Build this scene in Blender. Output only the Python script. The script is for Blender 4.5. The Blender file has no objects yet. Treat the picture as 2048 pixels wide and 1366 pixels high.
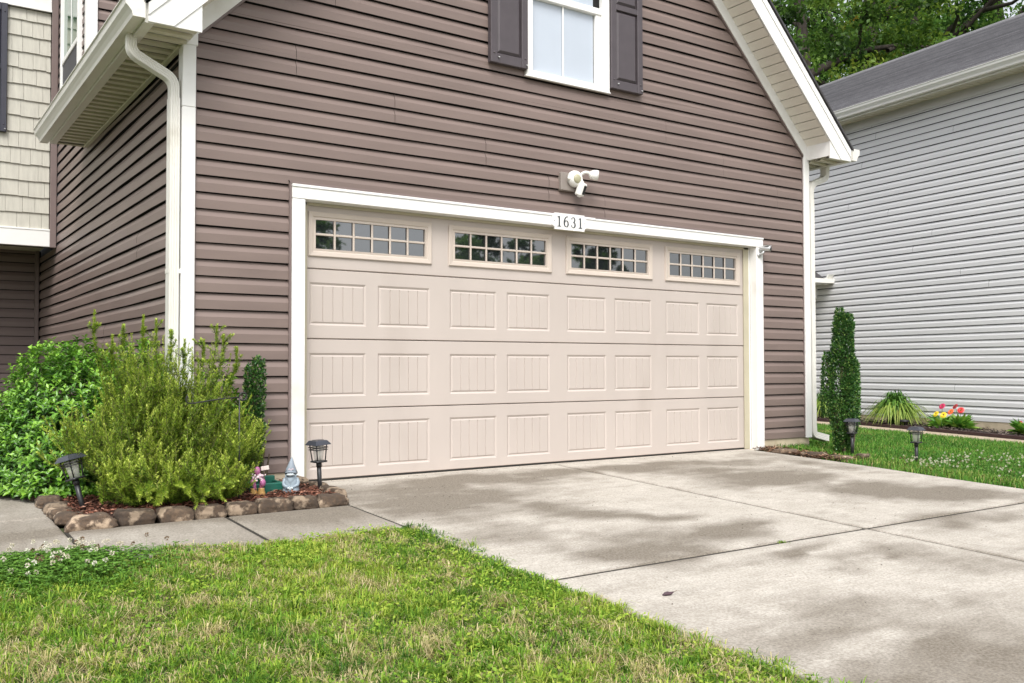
import bpy, math, random
import numpy as np
from math import radians, sin, cos, pi
random.seed(7); RNG = np.random.default_rng(11)
S = bpy.context.scene
COL = S.collection

# ------------------------------------------------------------------ camera, sky, sun, exposure
cam_d = bpy.data.cameras.new('camera'); cam = bpy.data.objects.new('camera', cam_d); COL.objects.link(cam)
cam_d.sensor_width = 36.0; cam_d.lens = 1858.56 / 2048 * 36.0; cam_d.clip_end = 600; cam_d.clip_start = 0.05
from mathutils import Matrix, Vector
yaw, pitch, roll = radians(34.4915), radians(1.5923), radians(-0.1179)
F = Vector((sin(yaw)*cos(pitch), cos(yaw)*cos(pitch), sin(pitch)))
R0 = Vector((cos(yaw), -sin(yaw), 0)); U0 = R0.cross(F)
RR = R0*cos(roll) + U0*sin(roll); UU = U0*cos(roll) - R0*sin(roll)
M = Matrix((RR, UU, -F)).transposed().to_4x4(); M.translation = Vector((-2.67471, -6.65087, 0.847915))
cam.matrix_world = M
S.camera = cam

SUN_EL, SUN_AZ = radians(54), radians(-33)      # the sun's azimuth, counted from -Y (in front of the house) towards +X
sd = Vector((sin(SUN_AZ)*cos(SUN_EL), -cos(SUN_AZ)*cos(SUN_EL), sin(SUN_EL)))   # towards the sun
w = bpy.data.worlds.new('World'); S.world = w; w.use_nodes = True
nt = w.node_tree; bg = nt.nodes['Background']
sky = nt.nodes.new('ShaderNodeTexSky'); sky.sky_type = 'NISHITA'; sky.sun_disc = False
sky.sun_elevation = SUN_EL; sky.sun_rotation = math.atan2(sd.x, sd.y)
sky.air_density = 1.0; sky.dust_density = 3.0; sky.ozone_density = 1.0
hs = nt.nodes.new('ShaderNodeHueSaturation'); hs.inputs['Saturation'].default_value = 0.22
nt.links.new(sky.outputs[0], hs.inputs['Color']); nt.links.new(hs.outputs[0], bg.inputs['Color'])
bg.inputs['Strength'].default_value = 0.13
sl = bpy.data.lights.new('sun', 'SUN'); sl.energy = 1.45; sl.angle = radians(28); sl.color = (1.0, 0.98, 0.945)
so = bpy.data.objects.new('sun', sl); COL.objects.link(so); so.rotation_euler = sd.to_track_quat('Z', 'Y').to_euler()
S.view_settings.view_transform = 'Standard'; S.view_settings.look = 'None'
S.view_settings.exposure = 1.0; S.view_settings.gamma = 1.0
S.cycles.max_bounces = 6; S.cycles.transparent_max_bounces = 8
S.cycles.sample_clamp_indirect = 6.0

# ------------------------------------------------------------------ helpers
class MB:
    """collects faces into one mesh"""
    def __init__(s): s.v = []; s.f = []; s.m = []; s.sm = []
    def add(s, vs, fs, mi=0, smooth=False):
        b = len(s.v); s.v.extend([tuple(p) for p in vs])
        for f in fs: s.f.append(tuple(b+i for i in f)); s.m.append(mi); s.sm.append(smooth)
    def box(s, a, b, mi=0, bev=0.0):
        x0, y0, z0 = [min(p, q) for p, q in zip(a, b)]; x1, y1, z1 = [max(p, q) for p, q in zip(a, b)]
        e = min(bev, (x1-x0)/2.01, (y1-y0)/2.01, (z1-z0)/2.01)
        if e <= 0:
            s.add([(x0,y0,z0),(x1,y0,z0),(x1,y1,z0),(x0,y1,z0),(x0,y0,z1),(x1,y0,z1),(x1,y1,z1),(x0,y1,z1)],
                  [(0,3,2,1),(4,5,6,7),(0,1,5,4),(1,2,6,5),(2,3,7,6),(3,0,4,7)], mi)
            return
        bm_box(s, (x0,y0,z0), (x1,y1,z1), e, mi)
    def prism(s, poly, y0, y1, mi=0):
        """polygon given as (x,z), extruded along y"""
        n = len(poly)
        vs = [(x, y0, z) for x, z in poly] + [(x, y1, z) for x, z in poly]
        s.add(vs, [tuple(range(n)), tuple(range(2*n-1, n-1, -1))] + [(i, i+n, (i+1) % n+n, (i+1) % n) for i in range(n)], mi)
    def prism_dir(s, poly, P, A, B, D, L, mi=0):
        """polygon (a,b) in the frame P + a*A + b*B, extruded by L along D"""
        P, A, B, D = Vector(P), Vector(A), Vector(B), Vector(D); n = len(poly)
        vs = [P+A*a+B*b for a, b in poly]; vs += [q+D*L for q in vs]
        s.add(vs, [tuple(range(n)), tuple(range(2*n-1, n-1, -1))] + [(i, i+n, (i+1) % n+n, (i+1) % n) for i in range(n)], mi)
    def tube(s, pts, rads, n=8, mi=0, smooth=True, rect=None, up=(0,0,1), cap=True):
        pts = [Vector(p) for p in pts]; k = len(pts)
        if not hasattr(rads, '__len__'): rads = [rads]*k
        rings = []; nrm = None
        for i in range(k):
            t = (pts[min(i+1,k-1)]-pts[max(i-1,0)]).normalized()
            if nrm is None:
                u = Vector(up)
                if abs(t.dot(u)) > .95: u = Vector((0,1,0)) if abs(t.y) < .9 else Vector((1,0,0))
                nrm = (u - t*t.dot(u)).normalized()
            else:
                nrm = (nrm - t*t.dot(nrm)).normalized()
            b = t.cross(nrm)
            if rect: ring = [pts[i]+nrm*x+b*y for x, y in rect]
            else: ring = [pts[i]+(nrm*cos(2*pi*j/n)+b*sin(2*pi*j/n))*rads[i] for j in range(n)]
            rings.append(ring)
        m = len(rings[0]); vs = [p for r in rings for p in r]; fs = []
        for i in range(k-1):
            for j in range(m):
                fs.append((i*m+j, i*m+(j+1) % m, (i+1)*m+(j+1) % m, (i+1)*m+j))
        if cap: fs.append(tuple(range(m-1,-1,-1))); fs.append(tuple(range((k-1)*m, k*m)))
        s.add(vs, fs, mi, smooth)
    def lathe(s, prof, c=(0,0,0), n=20, mi=0, smooth=True, axis=None, sq=False):
        """profile (r,z) turned round z; axis turns it another way; sq gives a square section"""
        vs = []; fs = []; k = len(prof)
        q = Vector((0,0,1)).rotation_difference(Vector(axis)) if axis is not None else None
        for r, z in prof:
            for j in range(n):
                a = 2*pi*j/n; x, y = r*cos(a), r*sin(a)
                if sq:
                    a = 2*pi*j/n; mm = max(abs(cos(a)), abs(sin(a))); x, y = r*cos(a)/mm, r*sin(a)/mm
                p = Vector((x, y, z))
                if q: p = q @ p
                vs.append((p.x+c[0], p.y+c[1], p.z+c[2]))
        for i in range(k-1):
            for j in range(n): fs.append((i*n+j, i*n+(j+1) % n, (i+1)*n+(j+1) % n, (i+1)*n+j))
        fs.append(tuple(range(n-1,-1,-1))); fs.append(tuple(range((k-1)*n, k*n)))
        s.add(vs, fs, mi, smooth)
    def ball(s, c, r, n=14, m=9, mi=0, noise=0):
        rx, ry, rz = r if hasattr(r, '__len__') else (r, r, r)
        vs = []; fs = []
        for i in range(m+1):
            t = pi*i/m
            for j in range(n):
                a = 2*pi*j/n; k = 1+noise*random.uniform(-1,1)
                vs.append((c[0]+rx*k*sin(t)*cos(a), c[1]+ry*k*sin(t)*sin(a), c[2]-rz*k*cos(t)))
        for i in range(m):
            for j in range(n): fs.append((i*n+j, i*n+(j+1) % n, (i+1)*n+(j+1) % n, (i+1)*n+j))
        s.add(vs, fs, mi, True)

def bm_box(s, a, b, e, mi):
    """box with chamfered edges"""
    x = (a[0], b[0]); y = (a[1], b[1]); z = (a[2], b[2]); base = len(s.v); idx = {}
    for i in (0,1):
        for j in (0,1):
            for k in (0,1):
                sx, sy, sz = (1-2*i)*e, (1-2*j)*e, (1-2*k)*e
                for ax in range(3):
                    p = [x[i]+sx, y[j]+sy, z[k]+sz]; p[ax] = (x[i], y[j], z[k])[ax]
                    idx[(i,j,k,ax)] = len(s.v); s.v.append(tuple(p))
    def F(q): s.f.append(tuple(q)); s.m.append(mi); s.sm.append(False)
    for v in (0,1):
        F([idx[(v,j,k,0)] for j,k in ((0,0),(0,1),(1,1),(1,0))][::(1 if v == 0 else -1)])
        F([idx[(j,v,k,1)] for j,k in ((0,0),(1,0),(1,1),(0,1))][::(1 if v == 0 else -1)])
        F([idx[(j,k,v,2)] for j,k in ((0,0),(0,1),(1,1),(1,0))][::(1 if v == 0 else -1)])
    for u in (0,1):
        for v in (0,1):
            F([idx[(u,v,0,0)], idx[(u,v,1,0)], idx[(u,v,1,1)], idx[(u,v,0,1)]])
            F([idx[(u,0,v,0)], idx[(u,1,v,0)], idx[(u,1,v,2)], idx[(u,0,v,2)]])
            F([idx[(0,u,v,1)], idx[(1,u,v,1)], idx[(1,u,v,2)], idx[(0,u,v,2)]])
    for i in (0,1):
        for j in (0,1):
            for k in (0,1): F([idx[(i,j,k,0)], idx[(i,j,k,1)], idx[(i,j,k,2)]])

OFF = {}
def prop(o, label=None, cat=None, group=None, kind=None):
    if label: o['label'] = label
    if cat: o['category'] = cat
    if group: o['group'] = group
    if kind: o['kind'] = kind
    return o
def thing(name, label, cat, loc=(0,0,0), group=None, rot=0.0):
    o = bpy.data.objects.new(name, None); COL.objects.link(o); o.location = loc; o.rotation_euler = (0,0,rot)
    o.empty_display_size = .1; OFF[o.name] = Vector(loc); return prop(o, label, cat, group)
def fix_normals(me):
    import bmesh
    bm = bmesh.new(); bm.from_mesh(me); bmesh.ops.recalc_face_normals(bm, faces=bm.faces); bm.to_mesh(me); bm.free()
def obj(name, mb, mats, parent=None, loc=None, label=None, recalc=True):
    """link the collected faces as ONE mesh; coordinates are world ones (or local to loc for a top-level mesh)"""
    me = bpy.data.meshes.new(name)
    off = OFF.get(parent.name, Vector((0,0,0))) if parent else (Vector(loc) if loc else Vector((0,0,0)))
    me.from_pydata([(p[0]-off.x, p[1]-off.y, p[2]-off.z) for p in mb.v], [], mb.f)
    mats = mats if isinstance(mats, (list, tuple)) else [mats]
    for m in mats: me.materials.append(m)
    me.polygons.foreach_set('material_index', mb.m); me.polygons.foreach_set('use_smooth', mb.sm)
    if recalc: fix_normals(me)
    me.update()
    o = bpy.data.objects.new(name, me); COL.objects.link(o); OFF[o.name] = off
    if parent: o.parent = parent
    else: o.location = off
    if label: o['label'] = label
    return o
def npmesh(name, V, Fc, mat, parent=None, attr=None, loc=None, smooth=False):
    """fast mesh from arrays V (n,3) and Fc (m,k)"""
    off = OFF.get(parent.name, Vector((0,0,0))) if parent else (Vector(loc) if loc else Vector((0,0,0)))
    V = np.asarray(V, np.float32) - np.array(off, np.float32); Fc = np.asarray(Fc, np.int32); k = Fc.shape[1]
    me = bpy.data.meshes.new(name)
    me.vertices.add(len(V)); me.vertices.foreach_set('co', V.ravel())
    me.loops.add(Fc.size); me.loops.foreach_set('vertex_index', Fc.ravel())
    me.polygons.add(len(Fc)); me.polygons.foreach_set('loop_start', np.arange(len(Fc), dtype=np.int32)*k)
    me.polygons.foreach_set('loop_total', np.full(len(Fc), k, np.int32))
    if smooth: me.polygons.foreach_set('use_smooth', np.ones(len(Fc), bool))
    for nm, a in (attr or {}).items():
        at = me.attributes.new(nm, 'FLOAT', 'POINT'); at.data.foreach_set('value', np.asarray(a, np.float32))
    for m in (mat if isinstance(mat, (list, tuple)) else [mat]): me.materials.append(m)
    me.update(calc_edges=True)
    o = bpy.data.objects.new(name, me); COL.objects.link(o); OFF[o.name] = off
    if parent: o.parent = parent
    else: o.location = off
    return o
def copy_tree(o, loc, rz=0.0, label=None, parent=None):
    c = o.copy(); COL.objects.link(c)
    if parent is None: c.location = loc; c.rotation_euler = (0,0,rz)
    else: c.parent = parent
    if label: c['label'] = label
    for ch in [x for x in bpy.data.objects if x.parent == o]: copy_tree(ch, None, parent=c)
    return c
def unit(a): return a/np.maximum(np.linalg.norm(a, axis=-1, keepdims=True), 1e-9)
def leaf_arrays(P, D, N, L, W, rnd, fold=.15, droop=0.0, shape='leaf'):
    """one small folded blade per row: base, two shoulders, tip"""
    n = len(P); D = unit(D); B = unit(np.cross(D, N)); N = unit(np.cross(B, D))
    L = np.asarray(L).reshape(-1,1)*np.ones((n,1)); W = np.asarray(W).reshape(-1,1)*np.ones((n,1))
    V = np.empty((n,4,3)); V[:,0] = P; V[:,3] = P + D*L - N*L*droop
    V[:,1] = P + D*L*.5 + B*W*.5 + N*W*fold; V[:,2] = P + D*L*.5 - B*W*.5 + N*W*fold
    i = np.arange(n)[:,None]*4
    T = np.concatenate([i+np.array([[0,1,3]]), i+np.array([[0,3,2]])])
    return V.reshape(-1,3), T, np.repeat(rnd, 4)
def vnoise(x, y, seed=0):
    """smooth value noise in 0..1"""
    x = np.asarray(x, float); y = np.asarray(y, float)
    xi = np.floor(x).astype(int); yi = np.floor(y).astype(int); fx = x-xi; fy = y-yi
    fx = fx*fx*(3-2*fx); fy = fy*fy*(3-2*fy)
    def h(a, b): return (np.sin(a*127.1+b*311.7+seed*74.7)*43758.5453) % 1.0
    return (h(xi,yi)*(1-fx)+h(xi+1,yi)*fx)*(1-fy)+(h(xi,yi+1)*(1-fx)+h(xi+1,yi+1)*fx)*fy
def fbm(x, y, seed=0, o=4):
    r = 0; a = .5; t = 0
    for k in range(o): r = r+a*vnoise(x*2**k, y*2**k, seed+k*3); t += a; a *= .55
    return r/t
def sstep(a, b, x): t = np.clip((x-a)/(b-a), 0, 1); return t*t*(3-2*t)

def gz(x, y):
    """height of the ground"""
    x = np.asarray(x, float); y = np.asarray(y, float)
    t = sstep(5, 11, x)
    return .04*np.clip(y, -9, 3)*(1-t) + t*(-.16+.02*np.clip(y-1.2, -9, 6))

# ------------------------------------------------------------------ materials
def newmat(name):
    m = bpy.data.materials.new(name); m.use_nodes = True
    return m, m.node_tree, m.node_tree.nodes['Principled BSDF']
def noise(t, scale, detail=4, stretch=None, rough=.55, coord='Object'):
    tc = t.nodes.new('ShaderNodeTexCoord'); out = tc.outputs[coord]
    if stretch:
        mp = t.nodes.new('ShaderNodeMapping'); mp.inputs['Scale'].default_value = stretch
        t.links.new(out, mp.inputs['Vector']); out = mp.outputs[0]
    n = t.nodes.new('ShaderNodeTexNoise'); n.inputs['Scale'].default_value = scale; n.inputs['Detail'].default_value = detail
    n.inputs['Roughness'].default_value = rough
    t.links.new(out, n.inputs['Vector']); return n.outputs['Fac']
def ramp(t, fac, stops):
    r = t.nodes.new('ShaderNodeValToRGB'); e = r.color_ramp.elements
    while len(e) < len(stops): e.new(.5)
    for el, (p, c) in zip(e, stops): el.position = p; el.color = (*c, 1)
    t.links.new(fac, r.inputs['Fac']); return r.outputs['Color']
def mixc(t, fac, a, b, mode='MIX'):
    m = t.nodes.new('ShaderNodeMix'); m.data_type = 'RGBA'; m.blend_type = mode
    for sock, v in ((m.inputs[0], fac), (m.inputs[6], a), (m.inputs[7], b)):
        if isinstance(v, (int, float)): sock.default_value = v
        elif isinstance(v, tuple): sock.default_value = (*v, 1)
        else: t.links.new(v, sock)
    return m.outputs[2]
def bump(t, b, fac, strength=.3, dist=.01):
    n = t.nodes.new('ShaderNodeBump'); n.inputs['Strength'].default_value = strength; n.inputs['Distance'].default_value = dist
    t.links.new(fac, n.inputs['Height']); t.links.new(n.outputs[0], b.inputs['Normal'])
def simple(name, col, rough=.5, var=.12, scale=6, stretch=None, bmp=0, bscale=120, metal=0, spec=.5, dirt=None, bstretch=None):
    m, t, b = newmat(name)
    f = noise(t, scale, 4, stretch)
    lo = tuple(c*(1-var) for c in col); hi = tuple(min(1, c*(1+var)) for c in col)
    c = ramp(t, f, [(.3, lo), (.7, hi)])
    if dirt:
        g = noise(t, dirt[1], 5, dirt[3] if len(dirt) > 3 else None)
        c = mixc(t, ramp(t, g, [(dirt[2], (0,0,0)), (dirt[2]+.2, (1,1,1))]), c, dirt[0])
    t.links.new(c, b.inputs['Base Color']); b.inputs['Roughness'].default_value = rough
    b.inputs['Metallic'].default_value = metal; b.inputs['Specular IOR Level'].default_value = spec
    if bmp: bump(t, b, noise(t, bscale, 3, bstretch), bmp, .004)
    return m
def attr_mat(name, stops, rough=.5, attr='rnd', trans=0.0, spec=.4, bright=None):
    """foliage: colour from a per-leaf number, a little light through the leaf"""
    m, t, b = newmat(name)
    a = t.nodes.new('ShaderNodeAttribute'); a.attribute_name = attr
    c = ramp(t, a.outputs['Fac'], stops); t.links.new(c, b.inputs['Base Color'])
    b.inputs['Roughness'].default_value = rough; b.inputs['Specular IOR Level'].default_value = spec
    if trans:
        tr = t.nodes.new('ShaderNodeBsdfTranslucent'); t.links.new(c, tr.inputs['Color'])
        mx = t.nodes.new('ShaderNodeMixShader'); mx.inputs[0].default_value = trans
        t.links.new(b.outputs[0], mx.inputs[1]); t.links.new(tr.outputs[0], mx.inputs[2])
        t.links.new(mx.outputs[0], t.nodes['Material Output'].inputs['Surface'])
    return m

M_SIDE = simple('brown vinyl siding', (.202,.152,.134), .42, .09, 1.2, (1,1,6), .05, 300, spec=.35, bstretch=(.2,.2,1))
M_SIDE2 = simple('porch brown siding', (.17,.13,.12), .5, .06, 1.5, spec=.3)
M_BTRIM = simple('brown trim metal', (.185,.140,.130), .45, .06, 4, spec=.4)
M_WHITE = simple('white trim', (.80,.79,.765), .45, .03, 3, spec=.4, dirt=((.66,.63,.57), 2.2, .62))
M_CREAM = simple('cream soffit vinyl', (.78,.735,.655), .5, .04, 3)
M_SOFF = simple('almond eave soffit', (.64,.60,.49), .5, .05, 3)
M_GUT = simple('white gutter metal', (.74,.72,.665), .38, .04, 3, (1,.3,1), spec=.5, dirt=((.55,.52,.44), 3, .6, (1,.3,1)))
M_DOOR = simple('almond door paint', (.50,.438,.396), .46, .04, 2.0, (1,1,.5), .08, 260, spec=.4, bstretch=(1,1,.12), dirt=((.455,.395,.352), 1.6, .60, (1,1,.3)))
M_FRAME = simple('almond window frame', (.54,.465,.40), .45, .03, 5)
M_SEAL = simple('dark rubber', (.02,.019,.018), .8, .2, 20)
M_STOP = simple('olive weather stop', (.45,.41,.30), .6, .06, 5)
M_SHUT = simple('plum black shutter', (.075,.062,.068), .5, .08, 8, bmp=.08, bscale=300, bstretch=(1,1,.1))
M_SHUT2 = simple('navy black shutter', (.04,.04,.055), .45, .08, 8)
M_SHAKE = simple('khaki shake vinyl', (.485,.465,.40), .6, .10, 5, (6,6,.6), .25, 60, bstretch=(4,4,.15))
M_NSIDE = simple('pale grey siding', (.69,.685,.69), .5, .03, 1.0, (1,1,5))
M_NWHITE = simple('neighbour white trim', (.80,.79,.74), .5, .04, 3)
M_BLACK = simple('black plastic', (.022,.022,.024), .38, .2, 20)
M_STEEL = simple('solar cap', (.045,.048,.06), .25, .2, 12, spec=.6)
M_IRON = simple('black iron', (.02,.02,.02), .5, .2, 30)
M_GREENP = simple('green plastic', (.018,.12,.085), .35, .1, 8)
M_FOUND = simple('painted foundation', (.50,.42,.30), .9, .12, 7, bmp=.4, bscale=50, dirt=((.33,.25,.15), 4, .55))
M_GAPSHADE = simple('black gap shade', (.012,.011,.011), .95, .2, 20)  # near-black paint for the shade inside siding and soffit gaps
M_BULB = simple('lamp lens', (.62,.60,.52), .2, .05, 10)
M_CAMW = simple('white device plastic', (.80,.79,.75), .35, .02, 10)
M_DOME = simple('sensor lens', (.40,.38,.25), .4, .06, 20)
M_GREYB = simple('grey mounting block', (.25,.215,.19), .6, .05, 10)
M_CHROME = simple('silver device', (.55,.55,.55), .3, .05, 10, metal=.6)
M_BLIND = simple('pale blind', (.47,.52,.59), .7, .03, 2)
M_SCREEN = simple('insect screen', (.06,.06,.068), .6, .15, 40)
M_ROOF = simple('charcoal shingles', (.055,.052,.055), .9, .25, 30)
M_NUM = simple('dark grey paint', (.045,.048,.055), .5, .1, 20)
M_EDGE = simple('brown edging', (.045,.022,.02), .7, .2, 14)
M_BARK = simple('tree bark', (.045,.036,.028), .95, .35, 12, (1,1,.3), .6, 30)
M_TWIG = simple('brown twig', (.11,.08,.05), .9, .3, 20)
M_SOIL = simple('dark mulch soil', (.045,.022,.016), 1, .4, 25, bmp=.8, bscale=60)
M_GNOME = simple('grey blue painted resin', (.27,.33,.38), .5, .12, 14, bmp=.15, bscale=60)
M_GNOMED = simple('grey hat resin', (.25,.29,.335), .55, .12, 14)
M_GNOMEL = simple('pale grey resin', (.52,.58,.60), .5, .08, 14)
M_DKLINE = simple('dark painted line', (.03,.035,.05), .5, .1, 14)
M_TAN = simple('tan glaze', (.50,.30,.10), .4, .15, 10)
M_PINK = simple('magenta glaze', (.40,.13,.27), .5, .25, 30)
M_PALE = simple('pink white petals', (.78,.62,.66), .6, .2, 40)
M_PEBBLE = simple('white pebble', (.72,.62,.58), .7, .15, 20)

def glass_mat(name, base, ior=1.9, rough=.02):
    m, t, b = newmat(name)
    f = noise(t, 1.7, 2)
    bump(t, b, f, .05, .01)
    b.inputs['Base Color'].default_value = (*base, 1); b.inputs['Roughness'].default_value = rough
    b.inputs['IOR'].default_value = ior
    return m
M_GLASS = glass_mat('dark garage glass', (.016,.018,.021), 2.7)
M_GLASS2 = glass_mat('green tinted pane', (.05,.13,.075), 1.8)
def clear_glass(name):
    m, t, b = newmat(name); t.nodes.remove(b)
    tr = t.nodes.new('ShaderNodeBsdfTransparent'); tr.inputs[0].default_value = (1,1,1,1)
    gl = t.nodes.new('ShaderNodeBsdfGlossy'); gl.inputs['Roughness'].default_value = .03
    fr = t.nodes.new('ShaderNodeFresnel'); fr.inputs['IOR'].default_value = 1.7
    ge = t.nodes.new('ShaderNodeNewGeometry'); ml = t.nodes.new('ShaderNodeMath'); ml.operation = 'MULTIPLY'; iv = t.nodes.new('ShaderNodeMath'); iv.operation = 'SUBTRACT'; iv.inputs[0].default_value = 1
    t.links.new(ge.outputs['Backfacing'], iv.inputs[1]); t.links.new(fr.outputs[0], ml.inputs[0]); t.links.new(iv.outputs[0], ml.inputs[1])
    mx = t.nodes.new('ShaderNodeMixShader'); t.links.new(ml.outputs[0], mx.inputs[0])
    t.links.new(tr.outputs[0], mx.inputs[1]); t.links.new(gl.outputs[0], mx.inputs[2])
    t.links.new(mx.outputs[0], t.nodes['Material Output'].inputs['Surface']); return m
M_CLEAR = clear_glass('clear glass')

def concrete(name, with_stain):
    m, t, b = newmat(name)
    fine = noise(t, 90, 4, None, .7); mid = noise(t, 7, 5); brush = noise(t, 60, 2, (.12,1,1))
    c = ramp(t, mid, [(.3,(.485,.447,.392)), (.7,(.615,.575,.515))])
    c = mixc(t, ramp(t, fine, [(.36,(.8,.8,.8)), (.60,(0,0,0))]), c, (.27,.24,.20))
    c = mixc(t, ramp(t, brush, [(.35,(.35,.35,.35)), (.6,(0,0,0))]), c, (.33,.30,.26))
    if with_stain:
        a = t.nodes.new('ShaderNodeAttribute'); a.attribute_name = 'stain'
        sp = noise(t, 45, 4, None, .7)
        dark = ramp(t, fine, [(.33,(.115,.099,.078)), (.67,(.27,.236,.193))])
        add = t.nodes.new('ShaderNodeMath'); add.operation = 'MULTIPLY_ADD'; add.inputs[1].default_value = .35
        t.links.new(sp, add.inputs[0]); t.links.new(a.outputs['Fac'], add.inputs[2])
        c = mixc(t, ramp(t, add.outputs[0], [(.16,(0,0,0)), (.90,(1,1,1))]), c, dark)
    t.links.new(c, b.inputs['Base Color']); b.inputs['Roughness'].default_value = .88; b.inputs['Specular IOR Level'].default_value = .25
    ad = t.nodes.new('ShaderNodeMath'); ad.operation = 'ADD'; t.links.new(fine, ad.inputs[0]); t.links.new(brush, ad.inputs[1])
    bump(t, b, ad.outputs[0], .45, .004)
    return m
M_CONC = concrete('driveway concrete', True)
M_WALK = concrete('walkway concrete', True)

def stone_mat():
    m, t, b = newmat('edging stone')
    oi = t.nodes.new('ShaderNodeObjectInfo')
    tc = t.nodes.new('ShaderNodeTexCoord'); va = t.nodes.new('ShaderNodeVectorMath'); va.operation = 'ADD'; sc_ = t.nodes.new('ShaderNodeVectorMath'); sc_.operation = 'SCALE'; sc_.inputs['Scale'].default_value = 7.3
    cb_ = t.nodes.new('ShaderNodeCombineXYZ')
    for k_ in range(3): t.links.new(oi.outputs['Random'], cb_.inputs[k_])
    t.links.new(cb_.outputs[0], sc_.inputs[0]); t.links.new(tc.outputs['Object'], va.inputs[0]); t.links.new(sc_.outputs[0], va.inputs[1])
    def nz(scale, d):
        n = t.nodes.new('ShaderNodeTexNoise'); n.inputs['Scale'].default_value = scale; n.inputs['Detail'].default_value = d; n.inputs['Roughness'].default_value = .6; t.links.new(va.outputs[0], n.inputs['Vector']); return n.outputs['Fac']
    f = nz(9, 6); g = nz(55, 4); h = nz(8, 6)
    c = ramp(t, f, [(.3,(.040,.026,.017)), (.52,(.085,.056,.036)), (.72,(.155,.105,.068))])
    c = mixc(t, ramp(t, g, [(.40,(.6,.6,.6)), (.62,(0,0,0))]), c, (.045,.034,.026))
    c = mixc(t, ramp(t, h, [(.53,(0,0,0)), (.61,(.8,.8,.8))]), c, (.33,.25,.175))
    hv = t.nodes.new('ShaderNodeHueSaturation'); ml = t.nodes.new('ShaderNodeMapRange')
    ml.inputs[3].default_value = .7; ml.inputs[4].default_value = 1.5
    t.links.new(oi.outputs['Random'], ml.inputs[0]); t.links.new(ml.outputs[0], hv.inputs['Value']); t.links.new(c, hv.inputs['Color'])
    t.links.new(hv.outputs[0], b.inputs['Base Color']); b.inputs['Roughness'].default_value = .95
    bump(t, b, g, .7, .006); return m
M_STONE = stone_mat()
def ground_mat():
    m, t, b = newmat('lawn soil')
    f = noise(t, 1.3, 5); g = noise(t, 40, 4)
    c = ramp(t, f, [(.35,(.035,.055,.012)), (.65,(.075,.075,.022))])
    c = mixc(t, ramp(t, g, [(.35,(.7,.7,.7)), (.6,(0,0,0))]), c, (.028,.024,.012))
    t.links.new(c, b.inputs['Base Color']); b.inputs['Roughness'].default_value = 1; bump(t, b, g, .8, .02); return m
M_GROUND = ground_mat()
def shingle_mat(k=1.0):
    m, t, b = newmat('grey asphalt shingle roof')
    f = noise(t, 5, 5); g = noise(t, 120, 3)
    c = ramp(t, f, [(.3,(.15*k,.147*k,.155*k)), (.7,(.215*k,.21*k,.22*k))])
    c = mixc(t, ramp(t, g, [(.4,(.6,.6,.6)), (.6,(0,0,0))]), c, (.08,.078,.085))
    t.links.new(c, b.inputs['Base Color']); b.inputs['Roughness'].default_value = .95; return m
M_NROOF = shingle_mat()

# ------------------------------------------------------------------ lap siding
def siding(mb, P0, A, O, spans, z0, z1, p, seams=None, cut=None, wav=.0016, step=.4, mi=0, gap=.0075):
    """Dutch-lap courses on the plane P0 + s*A + out*O. spans(z) -> list of (s0,s1) at height z.
    cut: list of z breaks where the spans change; seams: {course: [s,...]} upright panel joints"""
    A = Vector(A); O = Vector(O); P0 = Vector(P0)
    nc = int(math.ceil((z1-z0)/p-1e-6))
    prof = [(.016,-.0025),(0,-.0025),(0,0),(.54*p,0),(.56*p,-.0012),(p-gap,-.0210)]
    for k in range(nc):
        zb = z0+k*p; zt = min(zb+p, z1)
        br = sorted([zb]+[c for c in (cut or []) if zb+1e-4 < c < zt-1e-4]+[zt])
        ph = random.uniform(0, 100)
        for za, zc in zip(br[:-1], br[1:]):
            pts = [(zb+z, o) for z, o in prof]
            if za > zb+.001:      # keep the part of the profile above za
                main = pts[2:]; q = []
                for (za1, o1), (za2, o2) in zip(main[:-1], main[1:]):
                    if za2 <= za: continue
                    if za1 < za: t = (za-za1)/(za2-za1); q.append((za, o1+(o2-o1)*t))
                    else: q.append((za1, o1))
                q.append(main[-1]); pts = q
            top = zc if zc < zb+p-1e-4 else None
            if top is not None:   # and the part below zc
                q = []
                for i, (z, o) in enumerate(pts):
                    if z <= top or (i < 1 and za <= zb+.001): q.append((z, o))
                    else:
                        zp, op = pts[i-1]; t = (top-zp)/(z-zp) if z != zp else 0
                        q.append((top, op+(o-op)*t)); break
                pts = q
            zm = (za+zc)/2
            for si, (s0m, s1m) in enumerate(spans(zm)):
                js = [s for s in (seams or {}).get(k, []) if s0m+.05 < s < s1m-.05]
                cuts = [None]+js+[None]
                for gi in range(len(cuts)-1):
                    lo, hi = cuts[gi], cuts[gi+1]; shift = .0013*(gi % 2)
                    wdt = (hi if hi else s1m)-(lo if lo else s0m)
                    n = max(1, int(wdt/step)); m = len(pts); vs = []
                    for z, o in pts:
                        sp = spans(min(max(z, za), zc)); sp = sp[min(si, len(sp)-1)]
                        a = lo+.0015 if lo else sp[0]; b = hi-.0015 if hi else sp[1]
                        for i in range(n+1):
                            s = a+(b-a)*i/n
                            wz = wav*math.sin(s*1.9+ph)+wav*.6*math.sin(s*4.3+ph*1.7); wo = wav*.8*math.sin(s*2.7+ph*.6)
                            if o < -.02: wo = 0
                            q = P0+A*s+O*(o+wo+shift); vs.append((q.x, q.y, z+(wz if za <= zb+.001 and o > -.025 else 0)))
                    fs = [(j*(n+1)+i, j*(n+1)+i+1, (j+1)*(n+1)+i+1, (j+1)*(n+1)+i) for j in range(m-1) for i in range(n)]
                    mb.add(vs, fs, mi, False)

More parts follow.
